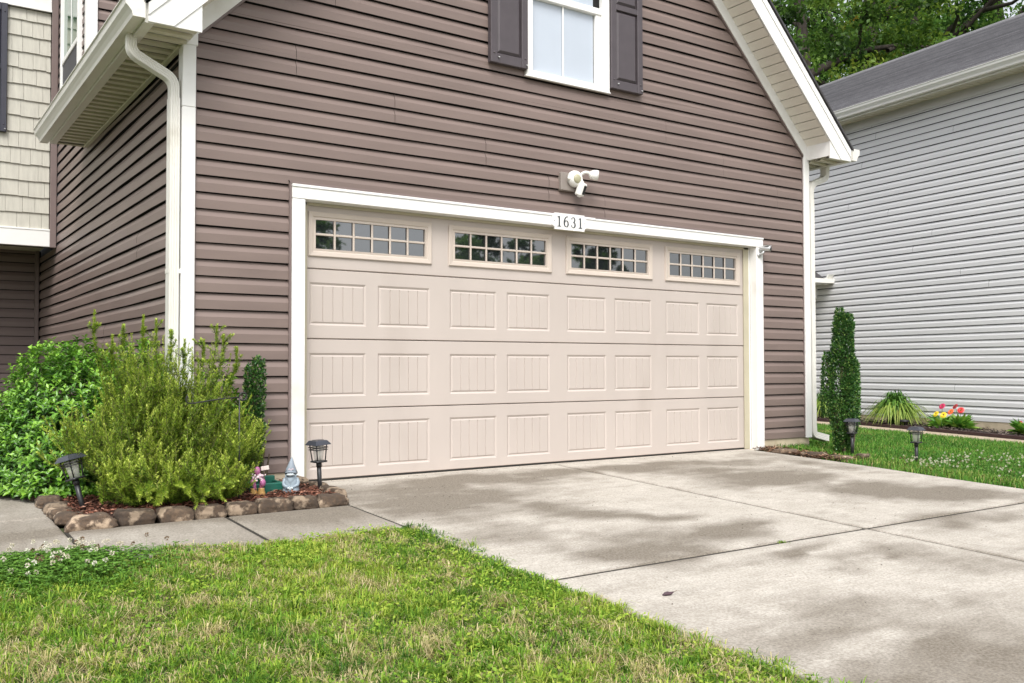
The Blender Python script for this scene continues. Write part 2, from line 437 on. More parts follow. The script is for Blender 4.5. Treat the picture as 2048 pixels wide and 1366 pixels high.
# ================================================================== THE SETTING
def grid_ground():
    xs = np.concatenate([np.linspace(-90,-12,14), np.linspace(-10,14,97), np.linspace(16,110,16)])
    ys = np.concatenate([np.linspace(-90,-12,14), np.linspace(-10,8,73), np.linspace(10,120,18)])
    X, Y = np.meshgrid(xs, ys); Z = gz(X, Y)-.022
    V = np.stack([X, Y, Z], -1).reshape(-1,3); nx = len(xs); ny = len(ys)
    i, j = np.meshgrid(np.arange(nx-1), np.arange(ny-1)); b = (j*nx+i).ravel()
    Fq = np.stack([b, b+1, b+nx+1, b+nx], 1)
    return prop(npmesh('ground', V, Fq, M_GROUND, smooth=True), kind='structure')
grid_ground()

STAINS = [  # x, y, rx, ry, weight: damp, dirty patches on the slab
    (2.2,-.62,2.6,.38,.95),(.45,-1.15,.75,.75,.9),(1.1,-1.0,.6,.45,.5),(.95,-2.0,.5,.35,.65),(1.45,-2.2,.35,.16,.7),(1.3,-2.85,.55,.28,.9),
    (.65,-2.9,.5,.4,.75),(3.3,-1.45,.9,.55,.85),(3.6,-2.35,.65,.55,.9),(4.0,-2.8,.6,.4,.8),(3.25,-3.5,.55,.22,.6),(1.35,-3.5,.3,.14,.75),
    (1.05,-3.4,.35,.14,.5),(1.8,-3.85,.5,.18,.6),(2.3,-4.2,.6,.3,.4),(.25,-4.45,.6,.35,.5),(.6,-4.9,.6,.3,.55),(1.2,-4.6,.4,.2,.35),(4.6,-1.2,.3,.7,.6),(.2,-2.2,.3,.6,.5)]
def stain(x, y):
    wx = x+.5*(fbm(x*1.3, y*1.3, 5)-.5)*2; wy = y+.45*(fbm(x*1.3, y*1.3, 9)-.5)*2
    v = np.zeros_like(x)
    for cx, cy, rx, ry, k in STAINS:
        d = np.sqrt(((wx-cx)/rx)**2+((wy-cy)/ry)**2); v = np.maximum(v, k*(1-sstep(.25, 1.5, d)))
    v = v*(.55+.85*fbm(x*2.6, y*6, 21)) - .28*sstep(.55,.8,fbm(x*1.9+4, y*4.2, 61)) + .50*(fbm(x*1.6, y*3.1, 33)-.44) + .50*(fbm(x*7, y*16, 41)-.5) + .25*(fbm(x*3, y*30, 43)-.5)
    jd = np.minimum(np.abs(x-2.292), np.abs(y+3.202)); v = v+(.55*np.exp(-(jd/.028)**2)-.22*np.exp(-((jd-.07)/.05)**2))*(.5+.8*fbm(x*5, y*5, 55))
    v = v*(1-.8*np.exp(-((y+.03)/.16)**2))          # the strip under the door stays dry
    return np.clip(v, 0, 1)
def slab(V, Fq, A, x0, x1, y0, y1, xr=None, top=0.0, st=1.0, h=.05):
    """one concrete panel: grid top with rounded tooled edges and skirts"""
    e = np.array([0, .007, .022]); nx = max(2, int((x1-x0)/.05)); ny = max(2, int((y1-y0)/.05))
    us = np.concatenate([[0,0], e[1:], np.linspace(.03, 1-.03, nx)*(1)*(x1-x0), (x1-x0)-e[1:][::-1], [x1-x0, x1-x0]])
    vs_ = np.concatenate([[0,0], e[1:], np.linspace(.03, 1-.03, ny)*(y1-y0), (y1-y0)-e[1:][::-1], [y1-y0, y1-y0]])
    du = np.concatenate([[-h,-.010,-.003,0], np.zeros(nx), [0,-.003,-.010,-h]]); dv = np.concatenate([[-h,-.010,-.003,0], np.zeros(ny), [0,-.003,-.010,-h]])
    U_, W_ = np.meshgrid(us, vs_); DU, DV = np.meshgrid(du, dv)
    Y = y0+W_; X = x0+U_
    if xr is not None: X = x0+U_*((xr(Y)-x0)/(x1-x0))
    Z = gz(X*0, Y)+top+np.minimum(DU, DV)+.003*(fbm(X*.8, Y*.8, 3)-.5)
    b0 = sum(len(v) for v in V); n = us.size; m = vs_.size
    V.append(np.stack([X, Y, Z], -1).reshape(-1,3))
    i, j = np.meshgrid(np.arange(n-1), np.arange(m-1)); b = (j*n+i).ravel()+b0
    Fq.append(np.stack([b, b+1, b+n+1, b+n], 1)); A.append((stain(X, Y)*st).ravel())
V, Fq, A = [], [], []
DR = lambda y: 4.80-.02*np.minimum(y, 0)*0+.04*np.exp(-((y+1.2)/.8)**2)
for (xa, xb) in ((-.10, 2.282), (2.302, 4.80)):
    for (ya, yb) in ((-3.190, -.055), (-6.6, -3.214), (-10.0, -6.62)):
        slab(V, Fq, A, xa, xb, ya, yb, xr=DR if xb > 4 else None)
drv = npmesh('driveway', np.concatenate(V), np.concatenate(Fq), M_CONC, attr={'stain': np.concatenate(A)}); prop(drv, kind='structure')
# dark soil in the joints
mb = MB()
def fill(x0, y0, x1, y1): mb.add([(x0,y0,.04*max(y0,-9)-.0075),(x1,y0,.04*max(y0,-9)-.0075),(x1,y1,.04*max(y1,-9)-.0075),(x0,y1,.04*max(y1,-9)-.0075)], [(0,1,2,3)])
fill(2.282,-9,2.302,-.056); fill(-.10,-3.214,2.281,-3.190); fill(2.303,-3.214,4.80,-3.190); fill(-.118,-1.83,-.10,-1.055); fill(-.925,-1.83,-.905,-1.055); fill(-1.805,-1.83,-1.785,-1.055)
cr = random.Random(4); xx = -.05; yy = -.125
while xx < 4.6:
    x2 = xx+cr.uniform(.05,.12); y2 = min(-.09, max(-.17, yy+cr.uniform(-.012,.012))); wd = cr.uniform(.0015,.004)
    mb.add([(xx,yy-wd,.04*yy+.0045),(x2,y2-wd,.04*y2+.0045),(x2,y2+wd,.04*y2+.0045),(xx,yy+wd,.04*yy+.0045)], [(0,1,2,3)]); xx, yy = x2, y2
prop(obj('pavement_joint', mb, simple('joint dirt', (.028,.024,.018), 1, .4, 30)), kind='structure')
# garage threshold under the door
mb2 = MB(); mb2.box((-.14,-.052,-.2), (5.03,.25,-.012), bev=.004)
th = obj('garage_apron', mb2, simple('pale apron concrete', (.52,.45,.36), .9, .12, 9, bmp=.3, bscale=60)); prop(th, kind='structure')
V, Fq, A = [], [], []
for (xa, xb, ya, yb) in ((-.905,-.118,-1.83,-1.055), (-1.785,-.925,-1.83,-1.055), (-2.85,-1.805,-1.83,-.62), (-2.85,-1.80,-.61,.6), (-2.85,-1.80,.61,1.8), (-2.85,-1.80,1.81,3.0), (-2.85,-1.80,3.01,5.2)):
    slab(V, Fq, A, xa, xb, ya, yb)
a = np.concatenate(A); Vc = np.concatenate(V)
a = np.clip(.26+.42*fbm(Vc[:,0]*2.2, Vc[:,1]*2.2, 77)+.35*(fbm(Vc[:,0]*22, Vc[:,1]*3, 71)-.5)+.55*np.exp(-((Vc[:,0]+.5)/.35)**2-((Vc[:,1]+1.3)/.22)**2)+.35*np.exp(-((Vc[:,1]+1.07)/.1)**2), 0, 1)
prop(npmesh('walkway', Vc, np.concatenate(Fq), M_WALK, attr={'stain': a}), kind='structure')

# planting bed in front of the garage's corner
mb = MB()
mb.add([(-1.74,-.97,.002),(-.12,-.97,.002),(-.12,-.06,.018),(-.9,-.06,.02),(-.9,5.3,.07),(-1.74,5.3,.07)], [(0,1,2,3,4,5)])
prop(obj('mulch_bed', mb, M_SOIL), kind='structure')
def chips(name, n, sampler, stops, zoff=.0, size=(.03,.012)):
    P = sampler(n); th = RNG.uniform(0, 2*pi, n)
    D = np.stack([np.cos(th), np.sin(th), RNG.uniform(-.35,.35,n)], 1); N = np.stack([RNG.normal(0,.4,n), RNG.normal(0,.4,n), np.ones(n)], 1)
    Vv, T, r = leaf_arrays(P, D, N, RNG.uniform(.6,1.5,n)*size[0], RNG.uniform(.6,1.4,n)*size[1], RNG.random(n), .25)
    return prop(npmesh(name, Vv, T, attr_mat(name+' colour', stops, .85), attr={'rnd': r}), kind='stuff')
def bed_s(n):
    x = RNG.uniform(-1.72,-.14,n); y = RNG.uniform(-.95,-.1,n); return np.stack([x, y, .015+.015*(y+.5)+RNG.uniform(0,.022,n)], 1)
chips('bark_mulch', 5200, bed_s, [(0,(.05,.018,.012)), (.5,(.13,.045,.026)), (.85,(.22,.085,.05)), (1,(.38,.20,.14))], size=(.036,.012))

# ================================================================== THE BROWN HOUSE
H = thing('brown_house', 'brown sided house with an almond double garage door under a steep white trimmed gable', 'house', (2.43, 0, 0))
YF = -.09; P = .1177; ZB = .085; XL, XR = -.848, 5.71; AP = 2.43
def gable_x(z):      # limits of the siding under the frieze boards
    d = max(0, z-3.17); return max(XL, XL+d), min(XR, XR-d)
def front_spans(z):
    a, b = gable_x(z)
    if z < 2.205: return [(XL, -.143), (5.022, XR)]
    if 3.395 < z < 4.86: return [(a, 1.99), (2.91, b)]
    return [(a, b)]
seams = {}
for x, z in ((-.11,3.226),(.71,3.004),(1.57,2.758),(2.234,2.528),(2.879,2.337),(3.659,3.225),(4.462,2.953),(5.291,2.679),(.2,3.75),(3.4,4.9)):
    k = int((z-ZB)/P); seams.setdefault(k, []).append(x); seams.setdefault(k-1, []).append(x)
mb = MB(); siding(mb, (0,YF,0), (1,0,0), (0,-1,0), front_spans, ZB, 6.3, P, seams, cut=[2.205,3.17,3.395,4.86])
obj('siding', mb, M_SIDE, H)
# wall on the garden side, running back to the porch, and the upper storey over the garage
XW = -.92
def left_spans(z):
    if z < 2.27: return [(-.01, 6.70)]
    if z < 3.09: return [(-.01, 5.40)]
    if z < 3.93: return [(3.58, 5.40)]
    if z < 5.35: return [(3.58, 3.86), (4.98, 5.40)]
    return [(3.58, 5.40)]
mb = MB(); siding(mb, (XW,0,0), (0,1,0), (-1,0,0), left_spans, ZB, 5.9, P, {8:[2.6],9:[2.6],14:[1.3],15:[1.3]}, cut=[2.27,3.09,3.93,5.35], wav=.0022)
obj('siding', mb, M_SIDE, H)
mb = MB(); siding(mb, (0,3.48,0), (1,0,0), (0,-1,0), lambda z: [(-.84, 5.7)], 3.0, 5.9, P)
obj('siding', mb, M_SIDE, H)
mb = MB(); siding(mb, (5.78,0,0), (0,1,0), (1,0,0), lambda z: [(-.01, 9.0)], ZB, 3.09, P, wav=.001, step=2)
obj('siding', mb, M_SIDE, H)
mb = MB(); siding(mb, (0,6.70,0), (1,0,0), (0,-1,0), lambda z: [(-5.5,-.965)], ZB, 2.36, .1177)
obj('siding', mb, M_SIDE2, H)
# shell behind the claddings (no light leaks; painted black as the shade under laps)
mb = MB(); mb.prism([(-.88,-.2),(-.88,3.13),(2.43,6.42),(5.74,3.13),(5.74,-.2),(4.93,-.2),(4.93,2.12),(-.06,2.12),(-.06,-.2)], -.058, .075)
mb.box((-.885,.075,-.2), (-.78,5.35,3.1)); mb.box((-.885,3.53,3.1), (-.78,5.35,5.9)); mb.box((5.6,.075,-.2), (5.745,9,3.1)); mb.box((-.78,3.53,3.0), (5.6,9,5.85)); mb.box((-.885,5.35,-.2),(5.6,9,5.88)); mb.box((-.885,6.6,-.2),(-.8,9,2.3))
obj('wall_core', mb, M_GAPSHADE, H)
# porch: beige upper storey with its white band, porch ceiling, porch floor
mb = MB(); z = 2.475; p = .187; k = 0
while z < 5.04:
    x = -.998+.05*(k % 3)*0
    x = -.998
    first = True
    while x > -5.6:
        wd = random.uniform(.10,.20)
        if first: wd = (.08,.15,.05,.12)[k % 4]; first = False
        zb = z-random.choice((0,0,.004,.008)); zt = min(z+p+.012, 5.04)
        mb.add([(x-wd+.0015,5.39,zb),(x-.0015,5.39,zb),(x-.0015,5.408,zt),(x-wd+.0015,5.408,zt),(x-wd+.0015,5.425,zb),(x-.0015,5.425,zb),(x-.0015,5.425,zt),(x-wd+.0015,5.425,zt)],
               [(0,1,2,3),(0,4,5,1),(0,3,7,4),(1,5,6,2)])
        x -= wd
    z += p; k += 1
obj('shake_siding', mb, M_SHAKE, H)
mb = MB(); mb.box((-5.6,5.422,2.28), (-.93,5.6,5.9)); obj('wall_core', mb, M_GAPSHADE, H)
mb = MB(); mb.box((-5.6,5.365,2.27), (-.99,5.42,2.455), bev=.004); mb.box((-5.6,5.36,2.455), (-.99,5.42,2.475), bev=.003); obj('skirt_board', mb, M_WHITE, H)
mb = MB(); mb.box((-5.6,5.37,5.05), (-.995,5.42,5.35), bev=.004); mb.box((-5.6,5.36,5.045), (-.995,5.37,5.075)); obj('frieze_board', mb, M_WHITE, H)
mb = MB(); mb.box((-.992,5.35,2.262), (-.925,5.415,5.9), bev=.004); obj('corner_trim', mb, M_BTRIM, H)
mb = MB(); mb.box((-.975,6.64,.08), (-.93,6.70,2.36), bev=.003); obj('corner_trim', mb, M_SIDE2, H)
mb = MB(); mb.box((-5.6,5.45,2.36), (-.925,9,2.40)); obj('porch_ceiling', mb, M_SOFF, H)
mb = MB(); mb.box((-5.6,6.73,-.2), (-.9,6.8,2.36)); obj('wall_core', mb, M_GAPSHADE, H)
# corner posts
def post(name, *boxes, mat=M_WHITE):
    mb = MB()
    for b in boxes: mb.box(b[0], b[1], bev=.004)
    return obj(name, mb, mat, H)
post('corner_trim', ((-.94,-.112,.075),(-.848,-.06,2.66)), ((-.94,-.06,.075),(-.915,-.005,2.66)), ((-.94,-.112,2.662),(-.848,-.06,3.095)), ((-.94,-.06,2.662),(-.915,-.005,3.095)))
post('corner_trim', ((-.938,-.1125,3.0955),(-.836,-.062,3.19)))
post('corner_trim', ((5.71,-.112,.075),(5.80,-.06,3.4)), ((5.775,-.06,.075),(5.80,-.01,3.09)))
post('corner_trim', ((-.945,3.455,3.1),(-.84,3.50,5.9)), ((-.945,3.50,3.1),(-.915,3.57,5.9)))
for a_, b_ in ((-.852,-.840),(5.702,5.714)): mb = MB(); mb.box((a_,-.094,.085),(b_,-.07,3.16)); obj('channel_trim', mb, M_BTRIM, H)
# foundation
mb = MB(); mb.box((-.93,-.078,-.3),(-.05,.06,.080)); mb.box((-.93,.0602,-.3),(-.86,6.7,.08)); obj('foundation', mb, M_FOUND, H)
mb = MB(); mb.box((4.925,-.078,-.3),(5.79,.06,.080)); mb.box((5.72,.0602,-.3),(5.79,9,.08)); obj('foundation', mb, M_FOUND, H)

# rake: frieze boards, sloping soffit, fascia, eave returns, roof
def rake(sg):
    X = lambda x: AP+sg*x          # x counted from the ridge line, outwards
    def poly(zx0, zx1, xa, xb, zmin=None):   # band between z = zx0-x and z = zx1-x
        pts = [(X(xa), zx0-xa), (X(xb), zx0-xb), (X(xb), zx1-xb), (X(xa), zx1-xa)]
        if zmin is not None:
            pts = [(X(xa), zx0-xa), (X(zx0-zmin), zmin), (X(xb), zmin), (X(xb), zx1-xb), (X(xa), zx1-xa)]
        return pts
    mb = MB(); mb.prism(poly(6.447, 6.60, 0, 3.37, 3.10) if False else [(X(0),6.447),(X(3.278),3.169),(X(3.37),3.10),(X(3.37),3.23),(X(0),6.60)], -.114, -.06)
    obj('frieze_board', mb, M_WHITE, H)
    mb = MB(); mb.prism([(X(0),6.425),(X(3.278),3.147),(X(3.278),3.169),(X(0),6.447)], -.106, -.062); obj('channel_trim', mb, M_BTRIM, H)
    # vented soffit boards, each with a groove
    mb = MB(); A = Vector((sg,0,-1)).normalized(); Nn = Vector((sg,0,1)).normalized(); L = 3.37*math.sqrt(2)
    s = 0
    while s < L-.10:
        q = Vector((X(0),0,6.60))+A*s
        mb.prism_dir([(.004,0),(.101,0),(.101,.008),(.004,.008)], q, A, Nn, (0,-1,0), .298+.0, 0)
        for v in mb.v[-8:]: pass
        s += .105
    vs = mb.v; mb.v = [(x, y-.112, z) for x, y, z in vs]
    obj('rake_soffit', mb, M_CREAM, H)
    mb = MB(); mb.prism([(X(0),6.612),(X(3.60),3.012),(X(3.60),3.03),(X(0),6.63)], -.40, -.06); obj('soffit_backing', mb, M_SOFF, H) if sg < -5 else None
    mb = MB(); mb.prism([(X(0),6.60),(X(3.51),3.09),(X(3.672),3.09),(X(3.672),3.135),(X(0),6.805)], -.424, -.402)
    mb.prism([(X(0),6.80),(X(3.672),3.13),(X(3.672),3.21),(X(0),6.88)], -.432, -.404)
    obj('rake_fascia', mb, M_WHITE, H)
    mb = MB(); mb.prism([(X(0),6.905),(X(3.70),3.205),(X(3.70),3.235),(X(0),6.935)], -.445, 9.2 if sg > 0 else 3.55)
    obj('roof', mb, M_ROOF, H)
    mb = MB(); mb.prism([(X(0),6.615),(X(3.665),2.95+.0),(X(3.665),3.20),(X(0),6.895)], -.398, 9.0) if False else mb.prism([(X(0),6.63),(X(3.40),3.23),(X(3.62),3.23),(X(0),6.86)], -.40, 9.0 if sg > 0 else 3.52)
    obj('roof_deck', mb, M_SOFF, H)
    # boxed eave return
    mb = MB(); mb.prism([(X(3.33),3.116),(X(3.665),3.116),(X(3.665),3.17),(X(3.36),3.28),(X(3.33),3.30)], -.402, -.115); mb.prism([(X(3.326),3.088),(X(3.667),3.088),(X(3.667),3.17),(X(3.36),3.28),(X(3.326),3.303)], -.4165, -.4045)
    obj('eave_return', mb, M_WHITE, H)
    # level eave soffit, ribbed
    y1 = 3.52 if sg < 0 else 9.0
    xa, xb = X(3.35), X(3.665); mb = MB(); y = -.408
    while y < y1-.13:
        zs_ = (3.092, 3.092, 3.114, 3.114); ys_ = (y, y+.062, y+.074, y+.122)
        for a_, b_, za_, zb_ in zip(ys_[:-1], ys_[1:], zs_[:-1], zs_[1:]): mb.add([(xa,a_,za_),(xb,a_,za_),(xb,b_,zb_),(xa,b_,zb_)], [(0,1,2,3)])
        mb.add([(xa,y,3.092),(xb,y,3.092),(xb,y-.002,3.112),(xa,y-.002,3.112)], [(0,1,2,3)])
        for k_ in range(3): mb.add([(xa,y+.083+.012*k_,3.1135),(xb,y+.083+.012*k_,3.1135),(xb,y+.087+.012*k_,3.1135),(xa,y+.087+.012*k_,3.1135)], [(0,1,2,3)], 1)  # black strips paint the dark inside the vent slots
        y += .134
    mb.add([(xa,y,3.094),(xb,y,3.094),(xb,y1,3.094),(xa,y1,3.094)], [(0,1,2,3)])
    mb.box((min(xa,xb)-.0, y1-.002, 3.09), (max(xa,xb), y1+.012, 3.22)) if sg < 0 else None
    obj('eave_soffit', mb, [M_SOFF, M_GAPSHADE], H)
    mb = MB(); mb.box((xa, -.39, 3.135), (xb, y1, 3.15)); obj('attic_void', mb, M_GAPSHADE, H)  # black slab stands in for the attic's darkness behind the soffit gaps
    mb = MB(); mb.box((X(3.345), -.05, 3.082), (X(3.385), y1, 3.102), bev=.003); obj('soffit_trim', mb, M_SOFF, H)
    mb = MB(); mb.box((X(3.632), -.41, 3.083), (X(3.69), y1, 3.095)); mb.box((X(3.668), -.41, 3.095), (X(3.69), y1, 3.21)); obj('eave_fascia', mb, M_GUT, H)
    # gutter: K profile
    g = [(0,.002),(.075,.002),(.080,.030),(.098,.055),(.118,.075),(.122,.118),(.132,.122),(.132,.128),(.116,.128),(.112,.080),(.092,.06),(.074,.034),(.070,.008),(.006,.008),(.006,.128),(0,.128)]
    mb = MB(); y0 = -.43
    n = len(g); x0 = X(3.692); zg = 3.102
    vs = [(x0+sg*a, y0, zg+b) for a, b in g]+[(x0+sg*a, y1+.10 if sg < 0 else y1, zg+b) for a, b in g]
    mb.add(vs, [(i, (i+1) % n, (i+1) % n+n, i+n) for i in range(n)], 0, False)
    cap = [(0,.0),(.076,.0),(.082,.028),(.100,.053),(.120,.073),(.126,.13),(0,.13)]
    for yc in (y0-.006, (y1+.10 if sg < 0 else y1)):
        mb.prism([(x0+sg*a, zg+b) for a, b in cap], yc, yc+.006)
    obj('gutter', mb, M_GUT, H)
rake(-1); rake(1)
# downspouts: fluted rectangular pipe
def bend(pts, r=.06, n=6):
    pts = [Vector(p) for p in pts]; out = [pts[0]]
    for i in range(1, len(pts)-1):
        a = (pts[i-1]-pts[i]); b = (pts[i+1]-pts[i]); ra = min(r, a.length*.45, b.length*.45)
        p0 = pts[i]+a.normalized()*ra; p1 = pts[i]+b.normalized()*ra
        for k in range(n+1):
            t = k/n; out.append(p0*(1-t)**2+pts[i]*2*t*(1-t)+p1*t*t)
    out.append(pts[-1]); return out
def fluted(w, d):
    r = []; n = 4
    for k in range(n): r += [(-w/2+w*(k+.12)/n, -d/2), (-w/2+w*(k+.62)/n, -d/2), (-w/2+w*(k+.74)/n, -d/2+.004)]
    r += [(w/2, -d/2), (w/2, d/2)]
    for k in range(n): r += [(w/2-w*(k+.12)/n, d/2), (w/2-w*(k+.62)/n, d/2), (w/2-w*(k+.74)/n, d/2-.004)]
    r += [(-w/2, d/2)]
    return r
mb = MB()
dsp = bend([(-1.268,-.05,3.105),(-1.268,-.05,2.985),(-.985,-.05,2.845),(-.985,-.05,2.70)], .085, 8)
mb.tube(dsp, 1, rect=[(a*.98, b*.98) for a, b in fluted(.062,.082)], up=(1,0,0), smooth=False)
for q in (dsp[9], dsp[-9], ): pass
mb.tube([(-.985,-.05,2.715),(-.985,-.05,.12)], 1, rect=fluted(.068,.09), up=(1,0,0), smooth=False)
mb.tube(bend([(-.985,-.05,.16),(-.985,-.05,.08),(-1.08,-.05,.05)], .05), 1, rect=fluted(.06,.08), up=(1,0,0), smooth=False)
mb.box((-.952,-.10,1.5),(-.935,0,1.53)); mb.box((-1.02,-.098,1.5),(-1.017,-.002,1.53))
obj('downspout', mb, M_GUT, H)
mb = MB()
mb.tube(bend([(6.14,-.06,3.11),(6.14,-.06,2.97),(5.86,-.06,2.86),(5.86,-.06,2.6)], .09, 8), 1, rect=fluted(.062,.078), up=(1,0,0), smooth=False)
mb.tube([(5.855,-.065,2.7),(5.855,-.065,.12)], 1, rect=fluted(.066,.082), up=(1,0,0), smooth=False)
mb.tube(bend([(5.855,-.065,.2),(5.855,-.065,.10),(6.06,-.10,.05)], .09, 8), 1, rect=fluted(.07,.085), up=(1,0,0), smooth=False)
obj('downspout', mb, M_GUT, H)

# garage door trim
mb = MB()
mb.box((-.144,-.113,-.05),(-.042,-.02,2.10), bev=.004); mb.box((4.922,-.113,-.02),(5.026,-.02,2.10), bev=.004)
mb.box((-.144,-.115,2.102),(5.026,-.02,2.190), bev=.004)
obj('door_trim', mb, M_WHITE, H)
mb = MB(); mb.box((-.146,-.122,2.188),(2.74,-.03,2.208), bev=.002); mb.box((2.743,-.1215,2.186),(5.028,-.03,2.203), bev=.002); obj('drip_cap', mb, M_WHITE, H)
mb = MB(); mb.box((-.162,-.102,-.03),(-.145,-.07,2.232)); mb.box((5.027,-.102,.07),(5.040,-.07,2.215)); mb.box((-.162,-.104,2.209),(5.04,-.07,2.226), bev=.002)
mb.add([(-.170,-.106,2.232),(-.145,-.106,2.205),(-.145,-.07,2.205),(-.170,-.07,2.232)], [(0,1,2,3)])
obj('channel_trim', mb, M_BTRIM, H)
mb = MB(); mb.box((-.042,-.02,-.01),(-.025,.03,2.12)); mb.box((4.905,-.02,-.01),(4.922,.06,2.12)); mb.box((-.042,-.02,2.10),(4.922,.06,2.125)); obj('door_jamb', mb, M_WHITE, H)
mb = MB(); mb.box((4.83,-.018,-.008),(4.906,-.004,2.10), bev=.003); mb.box((-.03,-.018,-.008),(.012,-.004,2.10), bev=.003); mb.box((-.02,-.018,2.078),(4.906,-.004,2.10), bev=.003); obj('weather_stop', mb, M_STOP, H)

# garage door: four sections with pressed panels, four windows
G = bpy.data.objects.new('garage_door', None); COL.objects.link(G); G.parent = H; OFF[G.name] = OFF[H.name]
PX = [(.035,.506),(.607,1.078),(1.268,1.734),(1.84,2.304),(2.499,2.961),(3.066,3.533),(3.726,4.188),(4.292,4.758)]
WX = [(.023,1.091),(1.255,2.323),(2.488,3.546),(3.717,4.783)]
def panel_quad(mb, x0, x1, z0, z1):
    """raised panel pressed in the sheet: sloped border in, grooved field"""
    e = .016; dp = .009
    a = [(x0,0,z0),(x1,0,z0),(x1,0,z1),(x0,0,z1)]
    b = [(x0+e,dp,z0+e),(x1-e,dp,z0+e),(x1-e,dp,z1-e),(x0+e,dp,z1-e)]
    e2 = e+.012
    c = [(x0+e2,.003,z0+e2),(x1-e2,.003,z0+e2),(x1-e2,.003,z1-e2),(x0+e2,.003,z1-e2)]
    mb.add(a+b+c, [(i, (i+1) % 4, 4+(i+1) % 4, 4+i) for i in range(4)]+[(4+i, 4+(i+1) % 4, 8+(i+1) % 4, 8+i) for i in range(4)])
    xs = [x0+e2]; wd = x1-x0-2*e2
    for k in range(1,5): g = x0+e2+wd*k/5; xs += [g-.004, g, g+.004]
    xs.append(x1-e2); ys = [.003]+[.003,.009,.003]*4+[.003]; n = len(xs)
    mb.add([(x, y, z0+e2) for x, y in zip(xs, ys)]+[(x, y, z1-e2) for x, y in zip(xs, ys)], [(i, i+1, n+i+1, n+i) for i in range(n-1)])
def section(z0, z1, holes):
    """door leaf sheet with rectangular openings for the pressed panels"""
    mb = MB(); e = .0025
    xs = sorted({-.05, 4.90, *[h[0] for h in holes], *[h[1] for h in holes]}); zs = sorted({z0+e+.006, z1-e-.004, holes[0][2], holes[0][3]})
    for i in range(len(xs)-1):
        for j in range(len(zs)-1):
            xm, zm = (xs[i]+xs[i+1])/2, (zs[j]+zs[j+1])/2
            if any(h[0] < xm < h[1] and h[2] < zm < h[3] for h in holes): continue
            mb.add([(xs[i],0,zs[j]),(xs[i+1],0,zs[j]),(xs[i+1],0,zs[j+1]),(xs[i],0,zs[j+1])], [(0,1,2,3)])
    za, zb = z0+e+.006, z1-e-.004
    mb.add([(-.05,0,zb),(4.9,0,zb),(4.9,.008,z1-e),(-.05,.008,z1-e),(-.05,.04,z1-e),(4.9,.04,z1-e)], [(0,1,2,3),(3,2,5,4)])
    mb.add([(-.05,0,za),(4.9,0,za),(4.9,.008,z0+e),(-.05,.008,z0+e),(-.05,.04,z0+e),(4.9,.04,z0+e)], [(3,2,1,0),(4,5,2,3)])
    return mb
for r in range(3):
    z0 = r*.5334; hs_ = [(a, b, z0+.093-(.012 if r else .015), z0+.428-(0 if r else -.004)) for a, b in PX]
    hs_ = [(a, b, z0+(.077, .094, .103)[r], z0+(.434, .427, .430)[r]) for a, b in PX]
    mb = section(z0, z0+.5334, hs_)
    for h in hs_: panel_quad(mb, *h)
    obj('door_section', mb, M_DOOR, G)
hs_ = [(a+.02, b-.02, 1.714, 2.015) for a, b in WX]
mb = section(1.6002, 2.1336, hs_); obj('door_section', mb, M_DOOR, G)
for a, b in WX:
    mb = MB(); z0, z1 = 1.694, 2.036
    def ring(o, i, y0, y1):   # frame ring between outer and inner rectangles
        (x0, zz0, x1, zz1), (u0, w0, u1, w1) = o, i
        A_ = [(x0,zz0),(x1,zz0),(x1,zz1),(x0,zz1)]; B_ = [(u0,w0),(u1,w0),(u1,w1),(u0,w1)]
        mb.add([(p[0],y0,p[1]) for p in A_]+[(p[0],y1,p[1]) for p in B_], [(k, (k+1) % 4, 4+(k+1) % 4, 4+k) for k in range(4)])
    R1 = (a, z0, b, z1); R2 = (a+.006, z0+.006, b-.006, z1-.006); R3 = (a+.036, z0+.036, b-.036, z1-.036); R4 = (a+.042, z0+.042, b-.042, z1-.042); R5 = (a+.060, z0+.060, b-.060, z1-.060)
    ring(R1, R1, .003, -.011); ring(R1, R2, -.011, -.015); ring(R2, R3, -.015, -.010); ring(R3, R4, -.010, -.003); ring(R4, R5, -.003, -.006); ring(R5, R5, -.006, .014)
    gx0, gx1, gz0, gz1 = R5[0], R5[2], R5[1], R5[3]
    for k in range(1,6): xm = gx0+(gx1-gx0)*k/6; mb.box((xm-.009,-.004,gz0),(xm+.009,.006,gz1), bev=.004)
    zm = (gz0+gz1)/2
    for k in range(6):
        xa_, xb_ = gx0+(gx1-gx0)*k/6+(.009 if k else 0), gx0+(gx1-gx0)*(k+1)/6-(.009 if k < 5 else 0)
        mb.box((xa_,-.003,zm-.009),(xb_,.0055,zm+.009), bev=.004)
    fr = obj('door_window', mb, M_FRAME, G)
    mb = MB(); mb.add([(gx0-.004,.011,gz0-.004),(gx1+.004,.011,gz0-.004),(gx1+.004,.011,gz1+.004),(gx0-.004,.011,gz1+.004)], [(0,1,2,3)])
    # the pane lies in the same leaf: slot of the window mesh
    me = fr.data; me.materials.append(M_GLASS)
    import bmesh
    bm = bmesh.new(); bm.from_mesh(me); off = OFF[H.name]
    f = bm.faces.new([bm.verts.new((v[0]-off.x, v[1]-off.y, v[2]-off.z)) for v in mb.v]); f.material_index = 1; f.normal_update()
    if f.normal.y > 0: f.normal_flip()
    bm.to_mesh(me); bm.free()
mb = MB(); mb.box((-.05,.004,-.012),(4.905,.035,.003)); mb.box((-.05,.05,-.012),(4.905,.06,2.13)); obj('bottom_seal', mb, M_SEAL, G)

